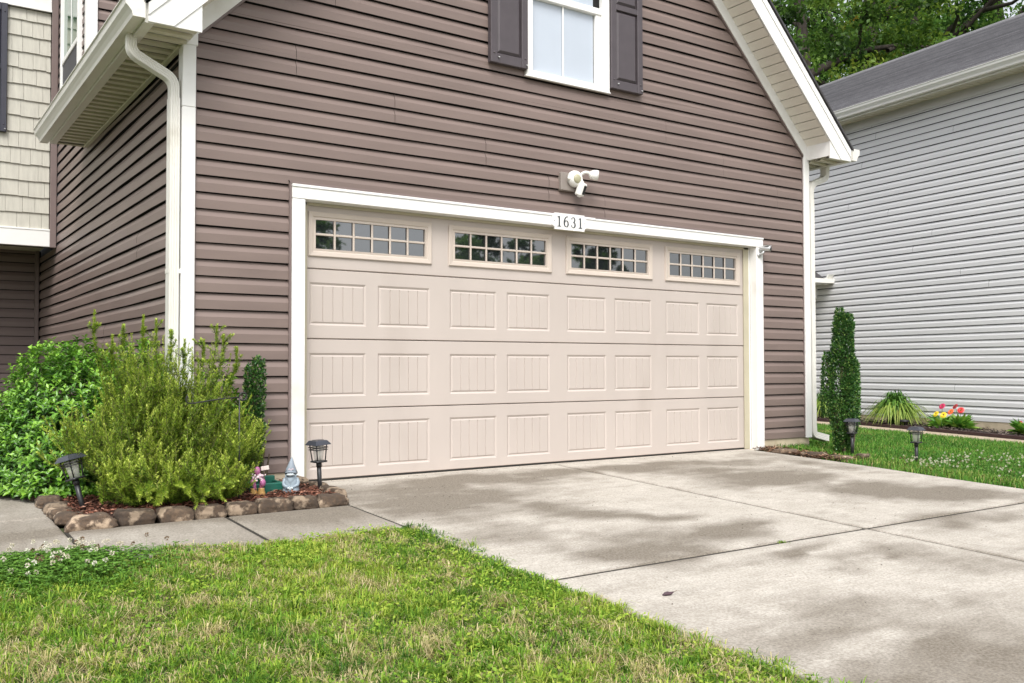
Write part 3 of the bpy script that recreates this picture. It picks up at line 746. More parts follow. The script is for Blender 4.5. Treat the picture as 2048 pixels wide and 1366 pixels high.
# window in the gable
W = bpy.data.objects.new('window', None); COL.objects.link(W); W.parent = H; OFF[W.name] = OFF[H.name]
def win_frame():
    mb = MB(); y0, y1 = -.125, -.07
    mb.box((1.972,y0,3.388),(2.040,y1,4.86), bev=.004); mb.box((2.835,y0,3.388),(2.917,y1,4.86), bev=.004)
    mb.box((2.040,y0,3.388),(2.835,y1,3.440), bev=.004); mb.box((2.040,y0,4.80),(2.835,y1,4.86), bev=.004)
    mb.box((1.960,-.130,3.380),(2.922,-.10,3.392), bev=.002)
    obj('window_frame', mb, M_WHITE, W)
    mb = MB(); y0, y1 = -.098, -.06
    mb.box((2.040,y0,3.44),(2.052,y1,4.15)); mb.box((2.772,y0,3.44),(2.835,y1,4.15), bev=.004); mb.box((2.052,y0,3.44),(2.772,y1,3.452), bev=.002)
    mb.box((2.04,-.108,4.098),(2.835,y1,4.162), bev=.006); mb.box((2.395,-.085,3.452),(2.412,-.076,4.098), bev=.002); mb.box((2.395,-.092,4.162),(2.412,-.083,4.8), bev=.002)
    obj('sash', mb, M_WHITE, W)
    mb = MB(); mb.add([(2.04,-.074,3.44),(2.835,-.074,3.44),(2.835,-.074,4.10),(2.04,-.074,4.10)], [(0,1,2,3)]); mb.add([(2.04,-.082,4.1),(2.835,-.082,4.1),(2.835,-.082,4.8),(2.04,-.082,4.8)], [(0,1,2,3)])
    obj('glass', mb, M_CLEAR, W)
    mb = MB(); mb.box((2.03,-.0655,3.42),(2.765,-.062,4.84)); obj('blind', mb, M_BLIND, W)
    mb = MB(); mb.box((2.75,-.0575,3.4),(2.84,-.054,4.83)); obj('window_reveal', mb, M_SCREEN, W)
win_frame()
def shutter(x0, x1, z0, z1, mids, y=-.112, mat=M_SHUT):
    mb = MB(); t = .034; st = .064
    mb.box((x0,y-t,z0),(x0+st,y+.02,z1), bev=.005); mb.box((x1-st,y-t,z0),(x1,y+.02,z1), bev=.005)
    zs = [z0]+[m for m in mids]+[z1]
    rails = [(z0, z0+.085)]+[(m-.028, m+.028) for m in mids]+[(z1-.085, z1)]
    for a, b in rails: mb.box((x0+st,y-t+.003,a),(x1-st,y+.02,b), bev=.005)
    for (a, b), (c, d) in zip(rails[:-1], rails[1:]):
        xa, xb = x0+st, x1-st; e = .03
        A_ = [(xa,y-.006,b),(xb,y-.006,b),(xb,y-.006,c),(xa,y-.006,c)]; B_ = [(xa+e,y-.026,b+e),(xb-e,y-.026,b+e),(xb-e,y-.026,c-e),(xa+e,y-.026,c-e)]
        mb.add(A_+B_, [(k, (k+1) % 4, 4+(k+1) % 4, 4+k) for k in range(4)]+[(4,5,6,7)])
    for cx, cz in ((x0+.03,z0+.085),(x1-.03,z0+.085),(x0+.03,z1-.1),(x1-.03,z1-.1)): mb.lathe([(.009,-.004),(.009,.003),(.004,.006)], (cx,y-t,cz), 10, axis=(0,-1,0))
    for cx, cz in ((x0+.075,z0+.05),(x1-.02,z0+.03)): mb.lathe([(.006,-.002),(.007,.012),(.003,.016)], (cx,y-t,cz), 8, 1, axis=(.3,-1,-.2))
    return obj('shutter', mb, [mat, M_CHROME], H)
shutter(1.588, 1.972, 3.432, 4.86, [4.205]); shutter(2.921, 3.312, 3.432, 4.86, [4.205])
shutter(-1.78, -1.455, 3.56, 5.05, [4.31], y=5.385, mat=M_SHUT2)
# tall window in the upper storey's garden wall
W = bpy.data.objects.new('window', None); COL.objects.link(W); W.parent = H; OFF[W.name] = OFF[H.name]
mb = MB(); x0, x1 = -.96, -.90
mb.box((x0,3.86,3.92),(x1,3.92,5.35), bev=.004); mb.box((x0,4.92,3.92),(x1,4.985,5.35), bev=.004); mb.box((x0,3.92,3.92),(x1,4.92,3.98), bev=.004); mb.box((x0,3.92,5.29),(x1,4.92,5.35), bev=.004)
obj('window_frame', mb, M_WHITE, W)
mb = MB(); mb.box((-.952,3.92,4.30),(-.915,4.92,4.355), bev=.004); mb.box((-.938,4.41,4.355),(-.93,4.43,5.29)); obj('sash', mb, M_WHITE, W)
mb = MB(); mb.add([(-.928,3.92,4.35),(-.928,4.92,4.35),(-.928,4.92,5.29),(-.928,3.92,5.29)], [(0,1,2,3)]); obj('glass', mb, M_GLASS2, W)
mb = MB(); mb.add([(-.94,3.92,3.98),(-.94,4.92,3.98),(-.94,4.92,4.302),(-.94,3.92,4.302)], [(0,1,2,3)]); obj('insect_screen', mb, M_SCREEN, W)

# ------------------------------------------------------------------ things on the facade
def text_mesh(body, size, font=None):
    cu = bpy.data.curves.new('t', 'FONT'); cu.body = body; cu.size = size; cu.extrude = .002; cu.align_x = 'CENTER'; cu.align_y = 'CENTER'
    o = bpy.data.objects.new('t', cu); COL.objects.link(o); dg = bpy.context.evaluated_depsgraph_get()
    me = bpy.data.meshes.new_from_object(o.evaluated_get(dg)); COL.objects.unlink(o); bpy.data.objects.remove(o); return me
N_ = thing('house_number_sign', 'white house number plaque reading 1631 with cut corners above the garage door', 'house sign', (2.431,-.126,2.142))
mb = MB(); w2, h2, c = .19, .073, .022
mb.prism([(2.431+x, 2.142+z) for x, z in ((-w2+c,-h2),(w2-c,-h2),(w2-c,-h2+c*.8),(w2,-h2+c*1.6),(w2,h2-c*1.6),(w2-c,h2-c*.8),(w2-c,h2),(-w2+c,h2),(-w2+c,h2-c*.8),(-w2,h2-c*1.6),(-w2,-h2+c*1.6),(-w2+c,-h2+c*.8))], -.134, -.1225)
obj('plaque', mb, M_WHITE, N_)
def stroke(pts, ths):
    """flat stroke of varying width as polygon strip in (x,z)"""
    out = []; k = len(pts)
    for i in range(k):
        a = pts[max(i-1,0)]; b = pts[min(i+1,k-1)]; dx, dz = b[0]-a[0], b[1]-a[1]; l = math.hypot(dx, dz) or 1
        nx, nz = -dz/l*ths[i]/2, dx/l*ths[i]/2; out.append(((pts[i][0]+nx, pts[i][1]+nz), (pts[i][0]-nx, pts[i][1]-nz)))
    return out
def arc(cx, cz, rx, rz, a0, a1, n=14): return [(cx+rx*cos(radians(a0+(a1-a0)*i/n)), cz+rz*sin(radians(a0+(a1-a0)*i/n))) for i in range(n+1)]
def digit(ch, cx):
    mb = MB(); strokes = []
    if ch == '1':
        strokes += [([(.002,-.045),(.002,.045)], [.0135]*2), ([(-.019,-.0455),(.023,-.0455)], [.006]*2), ([(-.016,.034),(.002,.044)], [.007,.007])]
    if ch == '6':
        p = arc(0,-.018,.0215,.0275,90,450,22); strokes.append((p, [.005+.0085*abs(math.cos(radians(90+360*i/22))) for i in range(23)]))
        p = arc(.016,-.012,.039,.060,105,180,12); strokes.append((p, [.007+.007*i/12 for i in range(13)])); strokes.append(([(.006,.046),(.017,.045)], [.007,.010]))
    if ch == '3':
        p = arc(-.002,.022,.0185,.0235,150,-85,16); strokes.append((p, [.005+.008*max(0,math.cos(radians(150-235*i/16))) for i in range(17)]))
        p = arc(-.002,-.022,.0215,.0245,90,-150,18); strokes.append((p, [.005+.0095*max(0,math.cos(radians(90-240*i/18))) for i in range(19)]))
        strokes.append(([(-.021,.030),(-.014,.033)], [.011,.011])); strokes.append(([(-.0235,-.030),(-.015,-.033)], [.012,.012]))
    yy = -.1365
    for q, (pts, th_) in enumerate(strokes):
        st = stroke(pts, th_); y = yy-.0003*q
        vs = [];
        for a, b in st: vs += [(cx+a[0], y, 2.142+a[1]), (cx+b[0], y, 2.142+b[1]), (cx+a[0], -.1335, 2.142+a[1]), (cx+b[0], -.1335, 2.142+b[1])]
        fs = []
        for i in range(len(st)-1):
            j = i*4; fs += [(j,j+1,j+5,j+4), (j,j+4,j+6,j+2), (j+1,j+3,j+7,j+5)]
        fs += [(0,2,3,1), (len(vs)-4,len(vs)-3,len(vs)-1,len(vs)-2)]
        mb.add(vs, fs)
    obj('numeral', mb, M_NUM, N_)
for ch, cx in zip('1631', (2.431-.120, 2.431-.040, 2.431+.040, 2.431+.119)): digit(ch, cx)
for cx in (-.172, .172): mb = MB(); mb.lathe([(.004,0),(.004,.002),(.002,.003)], (2.431+cx,-.134,2.142), 8, axis=(0,-1,0)); obj('screw', mb, M_NUM, N_)

FL = thing('floodlight_camera', 'white security floodlight with hanging camera on a grey block above the house number', 'security light', (2.47,-.10,2.50))
mb = MB(); mb.box((2.345,-.122,2.425),(2.52,-.07,2.588), bev=.006); obj('mounting_block', mb, M_GREYB, FL)
mb = MB(); mb.lathe([(.074,0),(.076,.02),(.070,.045),(.054,.062),(.048,.064)], (2.485,-.122,2.535), 24, axis=(0,-1,0)); mb.lathe([(.012,0),(.013,.02),(.008,.03)], (2.415,-.14,2.53), 10, axis=(-.6,-1,0)); obj('base', mb, M_CAMW, FL)
mb = MB(); mb.lathe([(.042,0),(.040,.006),(.026,.014),(.01,.017)], (2.478,-.185,2.528), 20, axis=(0,-1,-.1)); obj('motion_sensor', mb, M_DOME, FL)
mb = MB(); mb.tube(bend([(2.53,-.15,2.568),(2.565,-.19,2.60),(2.62,-.20,2.588)], .02), [.014]*9 if False else .014, 10); obj('arm', mb, M_CAMW, FL)
mb = MB(); mb.lathe([(.012,-.03),(.034,-.018),(.043,.005),(.047,.03),(.046,.055)], (2.625,-.215,2.575), 20, axis=(.75,-.55,-.12)); obj('lamp_head', mb, M_CAMW, FL)
mb = MB(); mb.lathe([(.042,.050),(.042,.057),(.02,.060)], (2.625,-.215,2.575), 20, axis=(.75,-.55,-.12)); obj('lamp_lens', mb, M_BULB, FL)
mb = MB(); mb.tube([(2.53,-.17,2.52),(2.535,-.19,2.49)], .018, 10)
q = Vector((.35,-.86,-.36)).normalized(); sx = q.cross(Vector((0,0,1))).normalized(); uz = sx.cross(q)
cc = Vector((2.528,-.175,2.440))
def obox(mb, c, ax, hs, mi=0, e=.006):
    t = MB(); t.box((-hs[0],-hs[1],-hs[2]),(hs[0],hs[1],hs[2]), mi, e); b = len(mb.v)
    for v in t.v: p = Vector(c)+ax[0]*v[0]+ax[1]*v[1]+ax[2]*v[2]; mb.v.append(tuple(p))
    for f, m_, s_ in zip(t.f, t.m, t.sm): mb.f.append(tuple(b+i for i in f)); mb.m.append(m_); mb.sm.append(s_)
obox(mb, cc, (sx, q, uz), (.034,.036,.060), e=.012)
mb.lathe([(.02,-.01),(.018,.006),(.008,.012)], tuple(cc-uz*.06), 12, axis=tuple(-uz)); cb = obj('camera_body', mb, M_CAMW, FL)
mb = MB(); obox(mb, cc+q*.035+uz*.0, (sx, q, uz), (.021,.0035,.040), e=.002); obj('lens_panel', mb, M_SEAL, FL)

SC = thing('security_camera', 'small silver bullet camera clamped to the right side of the garage door trim', 'security camera', (4.975,-.114,2.06))
mb = MB(); mb.lathe([(.03,0),(.03,.008),(.016,.014)], (4.96,-.113,2.022), 14, axis=(0,-1,0)); mb.tube(bend([(4.96,-.12,2.022),(4.965,-.155,2.03),(4.985,-.165,2.06)], .02), .011, 8); obj('bracket', mb, M_CHROME, SC)
mb = MB(); mb.lathe([(.018,-.07),(.027,-.06),(.027,.045),(.024,.05)], (4.99,-.185,2.082), 16, axis=(.30,-.93,-.12)); mb.box((4.965,-.23,2.108),(5.02,-.12,2.113)); obj('camera_body', mb, M_CHROME, SC)
mb = MB(); mb.lathe([(.019,.047),(.019,.053),(.008,.054)], (4.99,-.185,2.082), 16, axis=(.30,-.93,-.12)); obj('lens', mb, M_BLACK, SC)

# ================================================================== THE GREY HOUSE NEXT DOOR
AZ = radians(7.3); ND = Vector((sin(AZ), cos(AZ), 0)); NN = Vector((-cos(AZ), sin(AZ), 0)); NP = Vector((11.31,.37,0))
def nw(s, dist, z=0): q = NP+ND*s+NN*dist; return Vector((q.x, q.y, z))
NH = thing('grey_house', 'pale grey sided two storey house with a dark shingle roof beyond the side lawn', 'house', tuple(nw(1,-4,-.16)))
mb = MB(); siding(mb, NP, ND, NN, lambda z: [(-5.0, 9.5)], .005, 5.2, .1143, {k:[random.uniform(-1,6)] for k in range(0,45,2)}, wav=.0012, step=.7)
obj('siding', mb, M_NSIDE, NH)
mb = MB(); mb.prism_dir([(-5.0,-.034),(9.5,-.034),(9.5,-8.6),(-5.0,-8.6)], (NP.x,NP.y,-.3), ND, NN, (0,0,1), 5.5); obj('wall_core', mb, M_GAPSHADE, NH)  # black backing puts shade into the lap slits
mb = MB(); mb.prism_dir([(-5.0,-.006),(9.5,-.006),(9.5,-.3),(-5.0,-.3)], (NP.x,NP.y,-.35), ND, NN, (0,0,1), .354); obj('foundation', mb, M_FOUND, NH)
def nprism(name, poly, s0, s1, mat): # polygon in (dist,z) swept along the wall
    mb = MB(); mb.prism_dir(poly, NP+ND*s0, NN, (0,0,1), ND, s1-s0); return obj(name, mb, mat, NH)
nprism('frieze_board', [(.002,5.06),(.02,5.06),(.02,5.2),(.002,5.2)], -5, 9.5, M_NSIDE)
mb = MB(); y = -5.3; prof = []
while y < 9.8: prof += [(y,5.20),(y+.075,5.20),(y+.082,5.212),(y+.093,5.212)]; y += .1
n = len(prof); mb.add([tuple(nw(a,0,b)) for a, b in prof]+[tuple(nw(a,.33,b)) for a, b in prof], [(i,i+1,n+i+1,n+i) for i in range(n-1)]); obj('eave_soffit', mb, M_SOFF, NH)
nprism('eave_fascia', [(.33,5.185),(.355,5.185),(.355,5.36),(.33,5.36)], -5.3, 9.8, M_NWHITE)
nprism('gutter', [(.358,5.215),(.43,5.215),(.436,5.245),(.455,5.275),(.47,5.295),(.475,5.335),(.484,5.338),(.484,5.345),(.358,5.345)], -5.3, 9.8, M_NWHITE)
# roof: shingle courses as real steps
rise = (7.66-5.37)/(4.0+.40); slope_len = math.hypot(4.40, 7.66-5.37)
mb = MB(); nrow = 36; 
for side in (0,1):
    for r in range(nrow):
        a0 = -.40+4.40*r/nrow; a1 = -.40+4.40*(r+1)/nrow; z0_ = 5.375+(a0+.40)*rise; z1_ = 5.375+(a1+.40)*rise
        A0, A1 = (-a0, -a1) if side == 0 else (-8.0+a0, -8.0+a1)
        pts = [(A0, z0_-.004), (A0, z0_+.024), (A1, z1_+.003), (A1, z1_-.02)]
        mb.prism_dir(pts, NP+ND*-5.35, NN, (0,0,1), ND, 15.2, random.choice((0,0,1,2)))
mb.prism_dir([(-3.8,7.57),(-4.0,7.70),(-4.2,7.57),(-4.0,7.675)], NP+ND*-5.35, NN, (0,0,1), ND, 15.2)
obj('roof', mb, [M_NROOF, shingle_mat(.8), shingle_mat(1.2)], NH)
mb = MB(); mb.prism_dir([(.3,5.2),(-4.0,7.6),(-8.3,5.2)], NP+ND*9.4, NN, (0,0,1), ND, .12); obj('gable_wall', mb, M_NSIDE, NH); mb = MB(); mb.prism_dir([(.3,5.2),(-4.0,7.6),(-8.3,5.2)], NP-ND*5.1, NN, (0,0,1), ND, .12); obj('gable_wall', mb, M_NSIDE, NH)
# small canopy roof on that wall
mb = MB(); s0 = 3.83
mb.prism_dir([(s0-.02,2.44),(s0+.8,2.98),(s0+1.62,2.44),(s0+1.62,2.40),(s0+.8,2.94),(s0-.02,2.40)], NP, ND, (0,0,1), NN, 1.3); can = obj('canopy_roof', mb, M_ROOF, NH)
mb = MB(); mb.prism_dir([(s0-.04,2.36),(s0+1.66,2.36),(s0+1.66,2.42),(s0-.04,2.42)], NP, ND, (0,0,1), NN, 1.3); mb.prism_dir([(s0-.06,2.35),(s0-.02,2.35),(s0-.16,2.53),(s0-.20,2.53)], NP, ND, (0,0,1), NN, .13); obj('canopy_fascia', mb, M_NWHITE, NH)
mb = MB(); mb.prism_dir([(s0-.20,2.37),(s0-.05,2.37),(s0-.05,2.45),(s0-.20,2.45)], NP, ND, (0,0,1), NN, 1.3); obj('canopy_gutter', mb, M_NWHITE, NH)
mb = MB(); mb.prism_dir([(s0+.22,2.12),(s0+.30,2.12),(s0+.30,2.36),(s0+.22,2.36)], NP, ND, (0,0,1), NN, .5); obj('canopy_bracket', mb, M_NWHITE, NH)

# neighbour's bed, edging, footpath
gzp = lambda q: float(gz(q.x, q.y))
mb = MB()
ss = np.linspace(-5, 9.5, 30)
vs = []
for s in ss:
    for d in (0.0, .4, .80): q = nw(s, d); vs.append((q.x, q.y, gzp(q)+.045+(-.03 if d == 0 else 0)))
mb.add(vs, [(i*3+j, i*3+j+1, i*3+j+4, i*3+j+3) for i in range(len(ss)-1) for j in range(2)]); prop(obj('flower_bed', mb, M_SOIL), kind='structure')
mb = MB()
for i in range(len(ss)-1):
    a, b = nw(ss[i], .80), nw(ss[i+1]-.004, .80)
    for k, (za, zb) in enumerate(((-.02,.062),)):
        pa = [a, b]; q = [(p+NN*o) for p in pa for o in (0,.035)]
        z = [gzp(p) for p in pa]
        vs = [(q[0].x,q[0].y,z[0]-.02),(q[1].x,q[1].y,z[0]-.02),(q[3].x,q[3].y,z[1]-.02),(q[2].x,q[2].y,z[1]-.02)]
        vs += [(q[0].x,q[0].y,z[0]+.062),(q[1].x,q[1].y,z[0]+.058),(q[3].x,q[3].y,z[1]+.058),(q[2].x,q[2].y,z[1]+.062)]
        mb.add(vs, [(0,1,2,3),(4,5,6,7),(0,1,5,4),(1,2,6,5),(2,3,7,6),(3,0,4,7)])
prop(obj('bed_edging', mb, M_EDGE), 'low dark brown edging strip along the flower bed of the grey house', 'garden edging')
V, Fq = [], []
s_ = np.linspace(-6, 9.5, 160); d_ = np.array([.84,.86,1.0,1.2,1.36,1.38])
Xg = np.array([[ (nw(s,d)).x for d in d_] for s in s_]); Yg = np.array([[ (nw(s,d)).y for d in d_] for s in s_]); Zg = gz(Xg,Yg)+np.array([-.03,.012,.012,.012,.012,-.03])
b = (np.arange(159)[:,None]*6+np.arange(5)[None,:]).ravel(); Vp = np.stack([Xg,Yg,Zg],-1).reshape(-1,3)
prop(npmesh('footpath', Vp, np.stack([b,b+1,b+7,b+6],1), simple('tan concrete path', (.42,.34,.245), .9, .1, 6, bmp=.3, bscale=60)), kind='structure')
def nbed(n):
    s = RNG.uniform(-2, 5, n); d = RNG.uniform(.03,.78,n); q = np.array([list(nw(a,b)) for a, b in zip(s,d)]); q[:,2] = gz(q[:,0],q[:,1])+.045+RNG.uniform(0,.025,n); return q
chips('dark_mulch', 3000, nbed, [(0,(.02,.015,.015)), (.7,(.06,.045,.04)), (1,(.25,.2,.17))], size=(.06,.02))

exec_parts = True
# ================================================================== GARDEN
# ---- edging stones
def stone(c, size, rz, seed, top=.8):
    rs = random.Random(seed); mb = MB(); n = 9
    sx, sy, sz = [v/2 for v in size]
    import bmesh
    bm = bmesh.new(); bmesh.ops.create_cube(bm, size=2); bmesh.ops.subdivide_edges(bm, edges=bm.edges, cuts=9, use_grid_fill=True)
    from mathutils import noise as mn
    sk = [rs.uniform(-.10,.10) for _ in range(4)]
    for v in bm.verts:
        x, y, z = v.co; L4 = (abs(x)**9+abs(y)**9+abs(z)**9)**(1/9); x, y, z = x/L4, y/L4, z/L4
        q = Vector((x*1.3+seed*7, y*1.3, z*1.3)); n1 = mn.noise(q); n2 = mn.noise(q*2.7); n3 = mn.noise(q*6.1)
        k = 1+.10*n1+.06*n2+.03*n3; tp = 1-(1-top)*max(0, z)
        v.co = (x*sx*k*tp*(1+sk[0]*y+sk[1]*z), y*sy*k*tp*(1+sk[2]*x), z*sz*(1+.10*n1+.08*n2+.04*n3+sk[3]*x))
    bmesh.ops.recalc_face_normals(bm, faces=bm.faces)
    me = bpy.data.meshes.new('edging_stone'); bm.to_mesh(me); bm.free(); me.materials.append(M_STONE)
    me.polygons.foreach_set('use_smooth', [True]*len(me.polygons))
    o = bpy.data.objects.new('edging_stone', me); COL.objects.link(o); o.location = c; o.rotation_euler = (rs.uniform(-.05,.05), rs.uniform(-.06,.06), rz); return o
ST = [  # x centre, y, size, label
 (-1.66,-.99,(.235,.19,.115),'large tan topped edging stone at the bed corner below the tilted path light'),
 (-1.415,-.985,(.215,.17,.12),'dark brown edging stone right of the bed corner stone under the rosemary'),
 (-1.20,-.985,(.20,.16,.115),'brown edging stone half hidden by the lowest hanging rosemary sprigs'),
 (-1.005,-.985,(.185,.16,.11),'tan streaked edging stone at the right edge of the hanging rosemary'),
 (-.81,-.985,(.185,.16,.115),'light brown edging stone left of the pair below the garden ornaments'),
 (-.605,-.98,(.21,.17,.12),'dark brown edging stone in front of the tan booted figurine'),
 (-.405,-.975,(.18,.16,.118),'pale spotted brown edging stone in front of the gnome'),
 (-.21,-.965,(.19,.17,.112),'dark reddish edging stone at the foot of the path light by the garage door')]
for i, (x, y, sz, lab) in enumerate(ST):
    sz = (sz[0]*1.02, sz[1], sz[2]*.72); prop(stone((x, y, .04*y+sz[2]/2-.016), sz, random.uniform(-.05,.05), i*1.7+.3), lab, 'edging stone', 'stones edging the planting bed')
LR = [(-1.73,-.80,(.17,.20,.09),'flat tan edging stone just behind the bed corner stone, beside the walk'),(-1.745,-.62,(.15,.15,.085),'thin pale slab stone leaning second behind the bed corner beside the walk'),
      (-1.75,-.45,(.15,.17,.09),'split dark edging stone left of the tilted path light base'),(-1.755,-.20,(.15,.24,.10),'dark edging stone below the lowest leaves of the glossy shrub'),
      (-1.76,.10,(.15,.26,.10),'dark edging stone by the walk under the shrub, third from the far end'),(-1.76,.42,(.15,.28,.10),'brown edging stone by the walk under the shrub, second from the far end'),(-1.76,.78,(.15,.30,.10),'farthest edging stone visible along the walk at the left picture edge')]
for i, (x, y, sz, lab) in enumerate(LR):
    sz = (sz[0], sz[1], sz[2]*.75); prop(stone((x, y, .04*y+sz[2]/2-.012), sz, random.uniform(-.25,.25), 20+i*1.3), lab, 'edging stone', 'stones edging the planting bed')
for i, (x, y, sz, rz, lab) in enumerate([(-.115,-.80,(.10,.27,.085),.08,'dark wedge shaped edging stone at the tip of the bed by the driveway'),(-.12,-.50,(.10,.30,.08),.05,'long mossy edging stone along the driveway behind the path light'),(-.13,-.20,(.09,.26,.075),.03,'pinkish edging stone running up to the white garage trim')]):
    prop(stone((x, y, .04*y+sz[2]/2-.008), sz, rz, 40+i*2.2), lab, 'edging stone', 'stones edging the planting bed')
for i, (x, y, sz, rz, lab) in enumerate([(4.93,-.46,(.17,.24,.05),.25,'flat tan stone between driveway and garage corner, nearest the foundation'),(4.98,-.76,(.18,.24,.05),.1,'flat mossy brown stone in the middle of the short row beside the driveway'),(5.02,-1.04,(.17,.2,.05),-.1,'flat brown stone at the end of the short row beside the driveway'),(5.34,-1.06,(.19,.14,.05),.5,'pale grey stone in the grass in front of the columnar holly')]):
    prop(stone((x, y, .04*y+.012), sz, rz, 60+i*1.9), lab, 'edging stone', 'flat stones beside the driveway')

# ---- path lights
def path_light():
    r = thing('path_light', 'x', 'path light', (0,0,0), 'solar path lights')
    mb = MB(); mb.lathe([(.0155,-.02),(.0155,.215)], n=14); mb.lathe([(.019,.19),(.019,.222)], n=14); obj('pole', mb, M_BLACK, r)
    mb = MB(); mb.lathe([(.041,.222),(.041,.232),(.036,.234)], n=24, sq=True); 
    for a in range(4):
        c_, s_ = cos(pi/4+a*pi/2), sin(pi/4+a*pi/2); mb.tube([(.044*c_,.044*s_,.23),(.058*c_,.058*s_,.345)], .0042, 6)
    for z, w_ in ((.324,.0475),(.309,.046)):
        q = [(w_,w_),( -w_,w_),(-w_,-w_),(w_,-w_),(w_,w_)]
        for (a, b), (c, d) in zip(q[:-1], q[1:]): mb.tube([(a,b,z),(c,d,z)], .003, 6)
    obj('cage', mb, M_BLACK, r)
    mb = MB(); mb.lathe([(.028,.234),(.041,.335)], n=20); obj('lens', mb, M_LENS, r)
    mb = MB(); mb.lathe([(.046,.340),(.064,.342),(.062,.347),(.047,.368),(.044,.372),(.032,.374)], n=32, sq=True, smooth=False); cp = obj('cap', mb, M_STEEL, r)
    mb = MB(); mb.box((-.029,-.029,.3735),(.029,.029,.3765), bev=.001); obj('solar_panel', mb, M_PANEL, cp)
    return r
def lens_mat():
    m, t, b = newmat('lamp lens'); b.inputs['Base Color'].default_value = (.8,.78,.72,1); b.inputs['Roughness'].default_value = .25
    tr = t.nodes.new('ShaderNodeBsdfTransparent'); mx = t.nodes.new('ShaderNodeMixShader'); mx.inputs[0].default_value = .42
    t.links.new(tr.outputs[0], mx.inputs[1]); t.links.new(b.outputs[0], mx.inputs[2]); t.links.new(mx.outputs[0], t.nodes['Material Output'].inputs['Surface']); return m
M_LENS = lens_mat(); M_PANEL = simple('solar panel', (.02,.022,.04), .15, .2, 60)
pl0 = path_light()
pl0.location = (-.141,-.64,-.02); pl0.rotation_euler = (0,radians(-3),.2); pl0['label'] = 'black solar path light in front of the garage door beside the gnome'
c = copy_tree(pl0, (-1.625,-.63,-.03), .5, 'black solar path light tilting left, half buried in the rosemary by the walk'); c.rotation_euler = (Matrix.Rotation(radians(15), 4, Vector((-.566,-.824,0))) @ Matrix.Rotation(.5, 4, 'Z')).to_euler()
copy_tree(pl0, (5.413,-.89,-.045), .25, 'black solar path light directly in front of the columnar holly')
copy_tree(pl0, (5.50,-1.53,-.10), .1, 'black solar path light standing alone in the clover lawn right of the holly')
for (s, d, lab) in ((1.55,.70,'low black mushroom light at the bed edge in front of the wide strappy clump'),(2.72,.74,'low black mushroom light at the bed edge hidden behind the columnar holly')):
    q = nw(s, d); z = gzp(q)
    r = thing('bed_light', lab, 'garden light', (q.x, q.y, z), 'low lights in the flower bed')
    mb = MB(); mb.lathe([(.012,0),(.012,.12),(.03,.125)], (q.x,q.y,z), 12); obj('pole', mb, M_BLACK, r)
    mb = MB(); mb.lathe([(.05,.115),(.085,.122),(.08,.135),(.05,.15),(.02,.155)], (q.x,q.y,z), 24); obj('cap', mb, M_BLACK, r)

# ---- gnome, figurine, green splash block, flag stand
gx, gy, gz0_ = -.365, -.68, -.012
GN = thing('garden_gnome', 'grey blue garden gnome with a pointed hat and folded hands on the mulch', 'garden gnome', (gx, gy, gz0_))
fd = Vector((-.45,-.89,0))        # the way it faces
sd_ = Vector((.89,-.45,0))
def gp(f, s, z): q = fd*f+sd_*s; return (gx+q.x, gy+q.y, gz0_+z)
mb = MB(); mb.lathe([(.050,.028),(.057,.036),(.054,.05),(.050,.075),(.047,.10),(.040,.122),(.028,.135)], (gx,gy,gz0_), 24); obj('body', mb, M_GNOME, GN)
mb = MB()
for s in (-.024,.024): mb.ball(gp(.022,s,.014), (.022,.026,.018), mi=0); mb.tube([gp(.0,s,.015),gp(0,s,.04)], .019, 10)
obj('boots', mb, M_GNOMEL, GN)
mb = MB(); mb.ball(gp(0,0,.148), (.035,.035,.034)); obj('head', mb, M_GNOMEL, GN)
mb = MB()   # beard: a shield of hair tapering to a point on the chest
n = 11
for k, (z, wd, out) in enumerate(()): pass
bv = []; rows = [(.158,.030,.030),(.148,.038,.036),(.130,.037,.044),(.112,.030,.049),(.096,.018,.051),(.084,.003,.050)]
for z, wd, out in rows:
    for j in range(n): t = -1+2*j/(n-1); bv.append(gp(out-.022*t*t+.0015*math.sin(j*2.6), wd*t, z))
mb.add(bv, [(i*n+j, i*n+j+1, (i+1)*n+j+1, (i+1)*n+j) for i in range(len(rows)-1) for j in range(n-1)], 0, True); obj('beard', mb, M_GNOME, GN)
mb = MB(); mb.tube([gp(.036,-.03,.146),gp(.047,-.014,.153),gp(.049,0,.149),gp(.047,.014,.153),gp(.036,.03,.146)], [.003,.008,.005,.008,.003], 8); obj('moustache', mb, M_GNOMEL, GN)
mb = MB(); mb.ball(gp(.040,0,.160), .0085); obj('nose', mb, M_GNOMEL, GN)
mb = MB(); mb.tube([gp(-.005,0,.158),gp(.003,0,.185),gp(.004,.002,.215),gp(.002,.004,.245),gp(0,.006,.262)], [.043,.034,.021,.010,.003], 20); mb.tube([gp(-.02,-.036,.158),gp(.025,-.030,.163),gp(.040,0,.168),gp(.025,.030,.163),gp(-.02,.036,.158)], .0065, 8); obj('hat', mb, M_GNOMED, GN)
mb = MB(); 
for s, z in ((-.008,.186),(.004,.183),(.014,.188)):
    for a in range(5): mb.ball(gp(.036-.002*abs(s)*100*.2,s+.004*cos(a*1.257),z+.004*sin(a*1.257)), .0022, 6, 4)
obj('hat_flowers', mb, M_PALE, GN)
mb = MB()
for sg in (-1,1):
    mb.tube([gp(.002,sg*.036,.124),gp(.006,sg*.046,.098),gp(.022,sg*.043,.078),gp(.046,sg*.016,.068)], [.012,.014,.013,.011], 10)
obj('sleeves', mb, M_GNOME, GN)
mb = MB()
